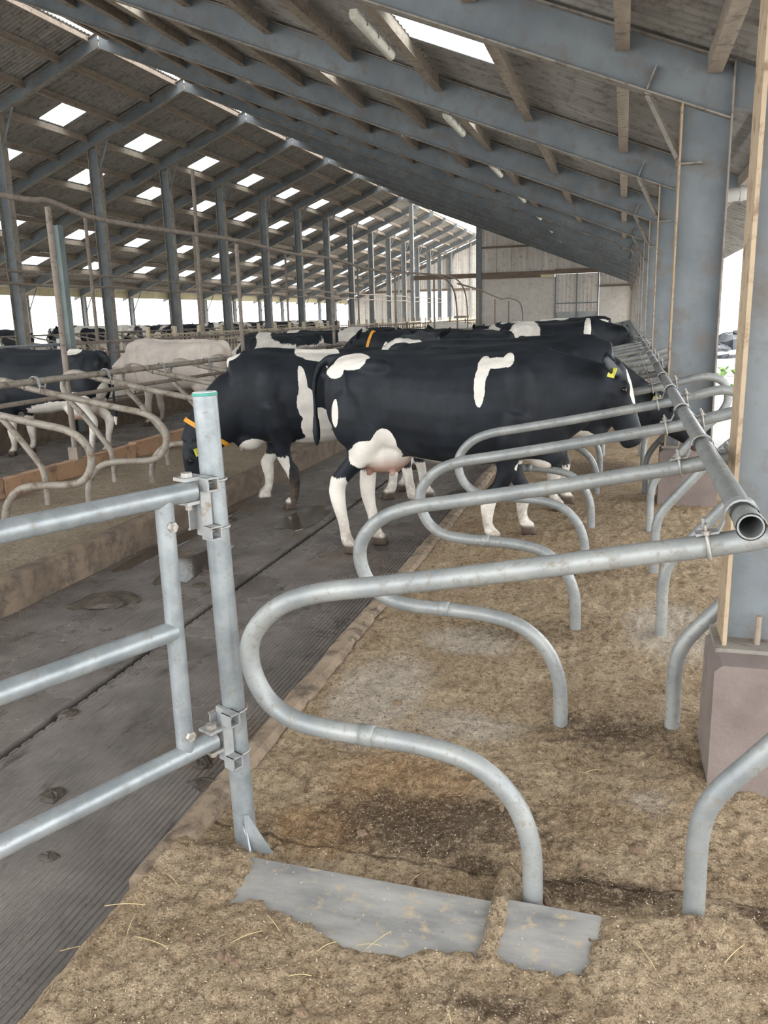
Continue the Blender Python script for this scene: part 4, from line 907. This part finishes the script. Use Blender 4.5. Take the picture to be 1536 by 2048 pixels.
def coat_D(p):
    v = max(-1.0, e3(p, (-0.62, -0.1, 1.2), (0.32, 0.45, 0.32)), e3(p, (0.52, -0.1, 1.25), (0.07, 0.4, 0.3)), e3(p, (0.22, -0.3, 1.1), (0.06, 0.2, 0.1)))
    v = min(v, -2 * e3(p, (-0.66, -0.28, 1.15), (0.10, 0.2, 0.08)))
    return max(v, (0.5 - p[2]) * 3)
def coat_rand(seed, thr):
    def f(p):
        v = mnoise.noise((p[0] * 1.9 + seed * 3.7, p[1] * 1.2 + seed * 1.3, p[2] * 1.7 + seed * 5.1)) * 1.6 - thr
        return max(v, (0.45 - p[2]) * 3 if p[2] < 0.6 else -1)
    return f
EYE = G().ball((0, 0, 0), (0.021, 0.021, 0.021), 12, 8).mesh('eye', True); EYE.materials.append(M['eye'])
TAG = G().box(-0.027, 0.027, -0.004, 0.004, -0.036, 0.036).mesh('ear_tag'); TAG.materials.append(M['tag_yellow'])
def cow(me, pose, loc, heading, label, mat='cow', tags=False, collar=False, eyes=True, scale=1.07, group=None):
    if not me.materials: me.materials.append(M[mat])
    t = thing('cow', label, 'cow', loc, math.radians(heading), group); t.scale = (scale,) * 3
    obj('body', me, None, t)
    (px, pz), (hx, hz), (nx, nz) = head_frame(pose)
    if eyes:
        for s in (-1, 1): obj('eye', EYE, None, t, (px + hx * 0.165 - nx * 0.045, s * 0.117, pz + hz * 0.165 - nz * 0.045))
    if tags:
        for s in (-1, 1):
            o = obj('ear_tag', TAG, None, t, (px + hx * 0.045 - nx * 0.05 - 0.045, s * 0.212, pz + hz * 0.045 - nz * 0.05 + (0.02 if pose != 'down' else -0.03)), (0.25 * s, 0.2, 0.5 * s))
    if collar:
        x, z, h, w_, a = POSES[pose]['neck'][3]; ar = math.radians(a); rg = []
        for off, k in ((-0.02, 1.035), (0.02, 1.035)):
            rg.append([(q[0] + off * math.cos(ar), q[1], q[2] + off * math.sin(ar)) for q in sring(x, z, h * k + 0.012, w_ * k + 0.012, ar, 2.1)])
        for off, k in ((0.02, 1.0), (-0.02, 1.0)):
            rg.append([(q[0] + off * math.cos(ar), q[1], q[2] + off * math.sin(ar)) for q in sring(x, z, h * k, w_ * k, ar, 2.1)])
        rg.append(rg[0]); obj('collar', G().ring_loft(rg, caps=False), M['collar'], t, smooth=True)
    return t
# --- cow standing half in the near stall (rump over the alley)
mA = cow_mesh('reach', 0.0155, ff=((0.30, 0.0), (0.53, 0.0)), hf=((-0.88, ALLEY_Z), (-0.72, ALLEY_Z)), tail=0.08, tail_y=0.06, tl=0.72)
paint(mA, 'reach', coat_A, (0.0, ALLEY_Z)); cow(mA, 'reach', (-1.25, 6.38, 0.0), 0, 'black cow with a white flank streak standing half in the near stall', tags=True, scale=1.0)
mB = cow_mesh('down', 0.0155, ff=((0.52, 0.06), (0.34, 0.0)), hf=((-0.92, 0.0), (-0.66, 0.0)))
paint(mB, 'down', coat_B, (0.0, 0.0)); cow(mB, 'down', (-3.0, 8.05, ALLEY_Z), 215, 'black cow with a white saddle band lowering its head in the alley', tags=True, collar=True, scale=1.07)
mC = cow_mesh('feed', 0.02); paint(mC, 'feed', coat_black, (0.0, 0.0), 0.9)
cow(mC, 'feed', (-0.98, 7.55, 0.0), 1, 'mostly black cow in the stall just past the streaked cow', tags=True, scale=1.03)
mL = cow_mesh('feed', 0.02, tail_y=-0.03); paint(mL, 'feed', coat_L, (0.0, 0.0))
cow(mL, 'feed', (-8.28, 10.5, ALLEY_Z), 180, 'black cow with white belly and udder in the second alley', scale=1.05)
mM = cow_mesh('feed', 0.024); paint(mM, 'feed', lambda p: 1.0 - 2.2 * max(0, e3(p, (-0.2, 0.3, 0.9), (0.07, 0.2, 0.06))), (0.0, 0.0)); mM.materials.append(M['cow_white'])
cow(mM, 'feed', (-8.1, 14.0, ALLEY_Z), 180, 'cream white cow facing the headlock fence', 'cow_white', scale=1.07)
mF = cow_mesh('level', 0.022, tail=0.0); paint(mF, 'level', coat_F, (0.0, 0.0)); cow(mF, 'level', (-2.72, 11.0, ALLEY_Z), 93, 'cow with white rump seen from behind in the alley', scale=1.12)
LOW = {p: cow_mesh(p, 0.032) for p in ('level', 'reach', 'feed')}
def low_cow(pose, coat, mat='cow', pink=0.0):
    me = LOW[pose].copy(); paint(me, pose, coat, (0, 0), pink); me.materials.clear(); me.materials.append(M[mat]); return me
cow(low_cow('level', coat_black), 'level', (-2.95, 13.82, ALLEY_Z), 180, 'plain black cow standing across the alley wearing an orange collar', collar=True, scale=1.12)
cow(low_cow('reach', coat_D), 'reach', (-1.25, 17.26, 0.0), 0, 'black cow with white hindquarters and shoulder stripe in a far stall')
cow(low_cow('level', coat_rand(3, 0.25)), 'level', (-3.4, 14.98, ALLEY_Z), 180, 'dark cow across the alley behind the collared cow')
cow(low_cow('level', coat_rand(5, 0.05)), 'level', (-2.35, 21.4, ALLEY_Z), 75, 'black and white cow beside the white hindquartered cow')
cow(low_cow('level', coat_rand(8, 0.15)), 'level', (-3.3, 18.34, ALLEY_Z), 180, 'dark cow with a white back patch midway down the alley')
cow(low_cow('level', coat_rand(11, 0.0)), 'level', (-3.4, 32.9, ALLEY_Z), 180, 'patched cow with raised head before the gable wall')
cow(low_cow('level', coat_rand(14, 0.2)), 'level', (-3.0, 24.0, ALLEY_Z), 150, 'dark patched cow far down the alley')
cow(low_cow('feed', coat_rand(17, 0.1)), 'feed', (-1.3, 25.72, 0.0), 0, 'patched cow in a stall far down the column side')
cow(low_cow('feed', coat_rand(20, 0.25)), 'feed', (-4.0, 16.1, ALLEY_Z), 180, 'black cow with white topline in the left stalls')
cow(low_cow('feed', coat_rand(23, 0.0)), 'feed', (-8.1, 19.0, ALLEY_Z), 178, 'black and white cow at the headlocks past the cream cow')
cow(low_cow('feed', coat_rand(26, 0.2)), 'feed', (-8.1, 21.6, ALLEY_Z), 182, 'dark patched cow at the headlocks by the second pole')
cow(low_cow('feed', coat_rand(29, 0.1)), 'feed', (-8.1, 26.5, ALLEY_Z), 180, 'patched cow at the headlocks halfway along the fence')
cow(low_cow('feed', coat_rand(31, -0.05)), 'feed', (-8.1, 39.4, ALLEY_Z), 180, 'white faced cow at the headlocks near the gable wall')
FARM = [low_cow('level', coat_rand(40 + 3 * k, (0.25, 0.05, -0.1, 0.3, 0.12, -0.25)[k])) for k in range(6)]
for i in range(17):
    y = 26.3 + i * 2.15 + random.uniform(-0.4, 0.4); x = -21.6 - (i % 2) * 2.6 + random.uniform(-0.3, 0.3)
    hd = (180, 0)[i % 2] + random.uniform(-14, 14)
    cow(FARM[i % 6], 'level', (x, y, 0.2), hd, 'small distant cow standing beyond the tall columns', eyes=False, scale=random.uniform(0.97, 1.04), group='cows beyond the tall columns')

# ================================================================ small things
def lump(name, mat, loc, r, h, seed, label=None, cat=None, group=None, parent=None):
    rings = []; nu = 16
    for (q, zz) in ((1.0, -0.01), (0.95, 0.25), (0.75, 0.65), (0.42, 0.92), (0.05, 1.0)):
        rg = []
        for j in range(nu):
            a = 2 * PI * j / nu; k = 1 + 0.35 * mnoise.noise((math.cos(a) * 1.3 + seed, math.sin(a) * 1.3, seed * 2.1 + zz)) + 0.15 * mnoise.noise((math.cos(a) * 5 + seed, math.sin(a) * 5, zz * 3))
            rg.append((r[0] * q * k * math.cos(a), r[1] * q * k * math.sin(a), h * zz * (1 + 0.4 * mnoise.noise((j * 0.9, seed, zz * 4)))))
        rings.append(rg)
    o = obj(name, G().ring_loft(rings), mat, parent, loc, (0, 0, seed), smooth=False)
    if label: o['label'] = label; o['category'] = cat
    if group: o['group'] = group
    return o
DP = [(-3.40, 4.72, 0.24, 0.18, 0.06), (-3.05, 5.55, 0.07, 0.06, 0.03), (-2.95, 5.2, 0.05, 0.05, 0.02), (-2.2, 2.55, 0.06, 0.05, 0.02), (-2.6, 3.2, 0.05, 0.04, 0.02), (-1.75, 2.95, 0.10, 0.05, 0.02), (-3.5, 6.6, 0.10, 0.07, 0.03), (-1.62, 8.6, 0.16, 0.11, 0.05), (-2.0, 8.3, 0.1, 0.08, 0.03), (-1.95, 2.2, 0.04, 0.03, 0.015), (-3.62, 7.1, 0.08, 0.06, 0.03), (-1.58, 2.78, 0.12, 0.05, 0.02)]
for i, (x, y, a, b, h) in enumerate(DP):
    lump('dung_pat', M['dung'], (x, y, ALLEY_Z), (a, b), h, i * 1.7 + 0.3, 'broad trampled dung pat on the alley floor by the left kerb' if i == 0 else 'small dark dung clod lying on the wet alley floor', 'dung', None if i == 0 else 'dung clods on the alley')
CLODS = [(PX, PY, 0.05), (PX + 0.06, PY - 0.05, 0.07)] + [(lx, ly, 0.045) for ly in DY[:4] for lx in (-0.202, 0.255)]
for i in range(46):                                                          # clods in the bedding
    x = random.uniform(-1.2, 0.8); y = random.choice((random.uniform(1.5, 2.8), random.uniform(2.2, 4.5))); r = random.uniform(0.008, 0.028)
    if bare(x, y) > -0.05 and y < 2.2: continue
    CLODS.append((x, y, r * 1.6)); lump('bedding_clod', M['clump'], (x, y, bed_front(x, y) - 0.004), (r, r * random.uniform(0.6, 1)), r * 0.8, i * 0.77, 'small brown clod lying in the sawdust', 'clod', 'clods in the sawdust')
for i, (x, y, l) in enumerate([(-0.60, 1.88, 0.11), (-0.62, 1.86, 0.07), (-0.72, 1.80, 0.06), (0.12, 1.98, 0.10), (-0.95, 1.78, 0.09), (-0.9, 1.85, 0.08), (-1.35, 1.80, 0.12), (-1.28, 1.95, 0.09), (-1.45, 1.70, 0.1), (-1.30, 1.75, 0.08), (-0.58, 2.22, 0.07), (0.35, 2.05, 0.11), (-0.35, 1.66, 0.05), (-0.75, 1.68, 0.06), (-1.2, 1.7, 0.12), (0.2, 1.75, 0.08), (-0.05, 3.0, 0.07)]):
    a = random.uniform(0, PI); z = max(bed_front(x, y), 0.034 if (y < 2.13 and -1.1 < x < 0.7) else -1) + 0.006
    pts = [(math.cos(a) * l * (t - 0.5), math.sin(a) * l * (t - 0.5), 0.006 * math.sin(t * PI)) for t in (0, 0.25, 0.5, 0.75, 1)]
    o = obj('straw', G().tube(pts, 0.0012, 5), M['straw'], None, (x, y, z)); o['label'] = 'single dry straw stalk lying on the front sawdust'; o['category'] = 'straw'; o['group'] = 'straw stalks'
g = G()
for i in range(9000):                                                        # wood flakes strewn over bedding and slab
    x = random.uniform(-1.35, 0.95); y = 1.45 + 3.0 * random.random() ** 1.7
    if x > 0.34 and 2.9 < y < 3.35 or any((x - q[0]) ** 2 + (y - q[1]) ** 2 < q[2] ** 2 for q in CLODS): continue
    z = bed_front(x, y)
    if y < 2.14 and -1.1 < x < 0.7 and z < 0.033:
        z = 0.033
        if random.random() < 0.75: continue
    s = random.uniform(0.0018, 0.0046); a = random.uniform(0, PI); ca, sa = math.cos(a) * s, math.sin(a) * s; t = random.uniform(-0.4, 0.4) * s
    g.add([(x - ca, y - sa, z + 0.001 - t), (x + sa * .5, y - ca * .5, z + 0.003), (x + ca, y + sa, z + 0.001 + t), (x - sa * .5, y + ca * .5, z + 0.002)], [(0, 1, 2, 3)])
o = obj('wood_flakes', g, M['flake'], None); o['kind'] = 'stuff'; o['label'] = 'pale wood flakes strewn over the bedding'; o['category'] = 'flakes'

wm, wnt, wp = base('thin_slurry_water'); wp.inputs['Base Color'].default_value = (0.07, 0.055, 0.042, 1); wp.inputs['Roughness'].default_value = 0.09
wnt.links.new(_bump(wnt, _noise(wnt, _coords(wnt, False), 30, 4, 0.6, (1, 0.4, 1)), 0.25, 0.004), wp.inputs['Normal'])
for i, (x, y, rx, ry, lab) in enumerate(((-3.22, 5.68, 0.20, 0.48, 'shiny slurry puddle on the alley by the broad dung pat'), (-2.95, 7.35, 0.20, 0.45, 'shiny slurry puddle by the feet of the saddle banded cow'), (-3.76, 6.35, 0.09, 1.0, 'long brown puddle along the foot of the left kerb'))):
    top = []
    for k in range(28):
        a = 2 * PI * k / 28; q = 1 + 0.45 * mnoise.noise((math.cos(a) * 1.6 + i * 3.3, math.sin(a) * 1.6, i)) + 0.25 * mnoise.noise((math.cos(a) * 5 + i, math.sin(a) * 5, 2.0))
        top.append((rx * q * math.cos(a), ry * q * math.sin(a), 0.004))
    o = obj('puddle', G().ring_loft([[(p[0] * 1.02, p[1] * 1.02, 0.0) for p in top], top]), wm, None, (x, y, ALLEY_Z)); o['label'] = lab; o['category'] = 'puddle'

# outside by the open right side
b = thing('plastic_bundle', 'crumpled black plastic sheet with a pale pipe lying out in the yard', 'plastic sheet', (3.9, 34.0, -0.03))
lump('sheet', M['black_plastic'], (0, 0, 0), (1.1, 0.9), 0.85, 2.2, parent=b); lump('sheet', M['black_plastic'], (-0.6, -0.9, 0), (0.8, 0.6), 0.5, 5.2, parent=b)
obj('pipe', G().tube([(-1.0, -1.6, 0.12), (0.8, -1.3, 0.3)], 0.09, 10), M['pvc'], b, smooth=True)
for i, (x, y) in enumerate(((2.45, 23.0), (2.7, 25.0), (2.35, 19.5), (2.9, 24.0))):
    p = thing('weed', 'low green weed tuft growing in the pale yard', 'weed', (x, y, -0.03), i, 'weeds in the yard')
    for k in range(9):
        a = k * 0.7 + i; l = random.uniform(0.18, 0.34)
        obj('leaf', G().add([(0, 0, 0), (l * 0.5 * math.cos(a) - 0.05 * math.sin(a), l * 0.5 * math.sin(a) + 0.05 * math.cos(a), l * 0.6), (l * math.cos(a), l * math.sin(a), l * 0.5), (l * 0.5 * math.cos(a) + 0.05 * math.sin(a), l * 0.5 * math.sin(a) - 0.05 * math.cos(a), l * 0.6)], [(0, 1, 2, 3)]), M['leaf'], p)
dp = thing('drain_pipe', 'grey white drain pipe running out from the second column', 'pipe', (0.82, 8.35, 2.72))
obj('pipe', G().tube([(0, 0, 0), (0.9, 0, 0.05), (1.0, 0, 0.02), (1.04, 0, -0.1), (1.04, 0, -2.7)], 0.06, 14), M['pvc'], dp, smooth=True)
for x in (0.12, 0.4): obj('band', G().tube([(x, 0, 0.007), (x + 0.03, 0, 0.008)], 0.066, 14), M['pvc'], dp, smooth=True)
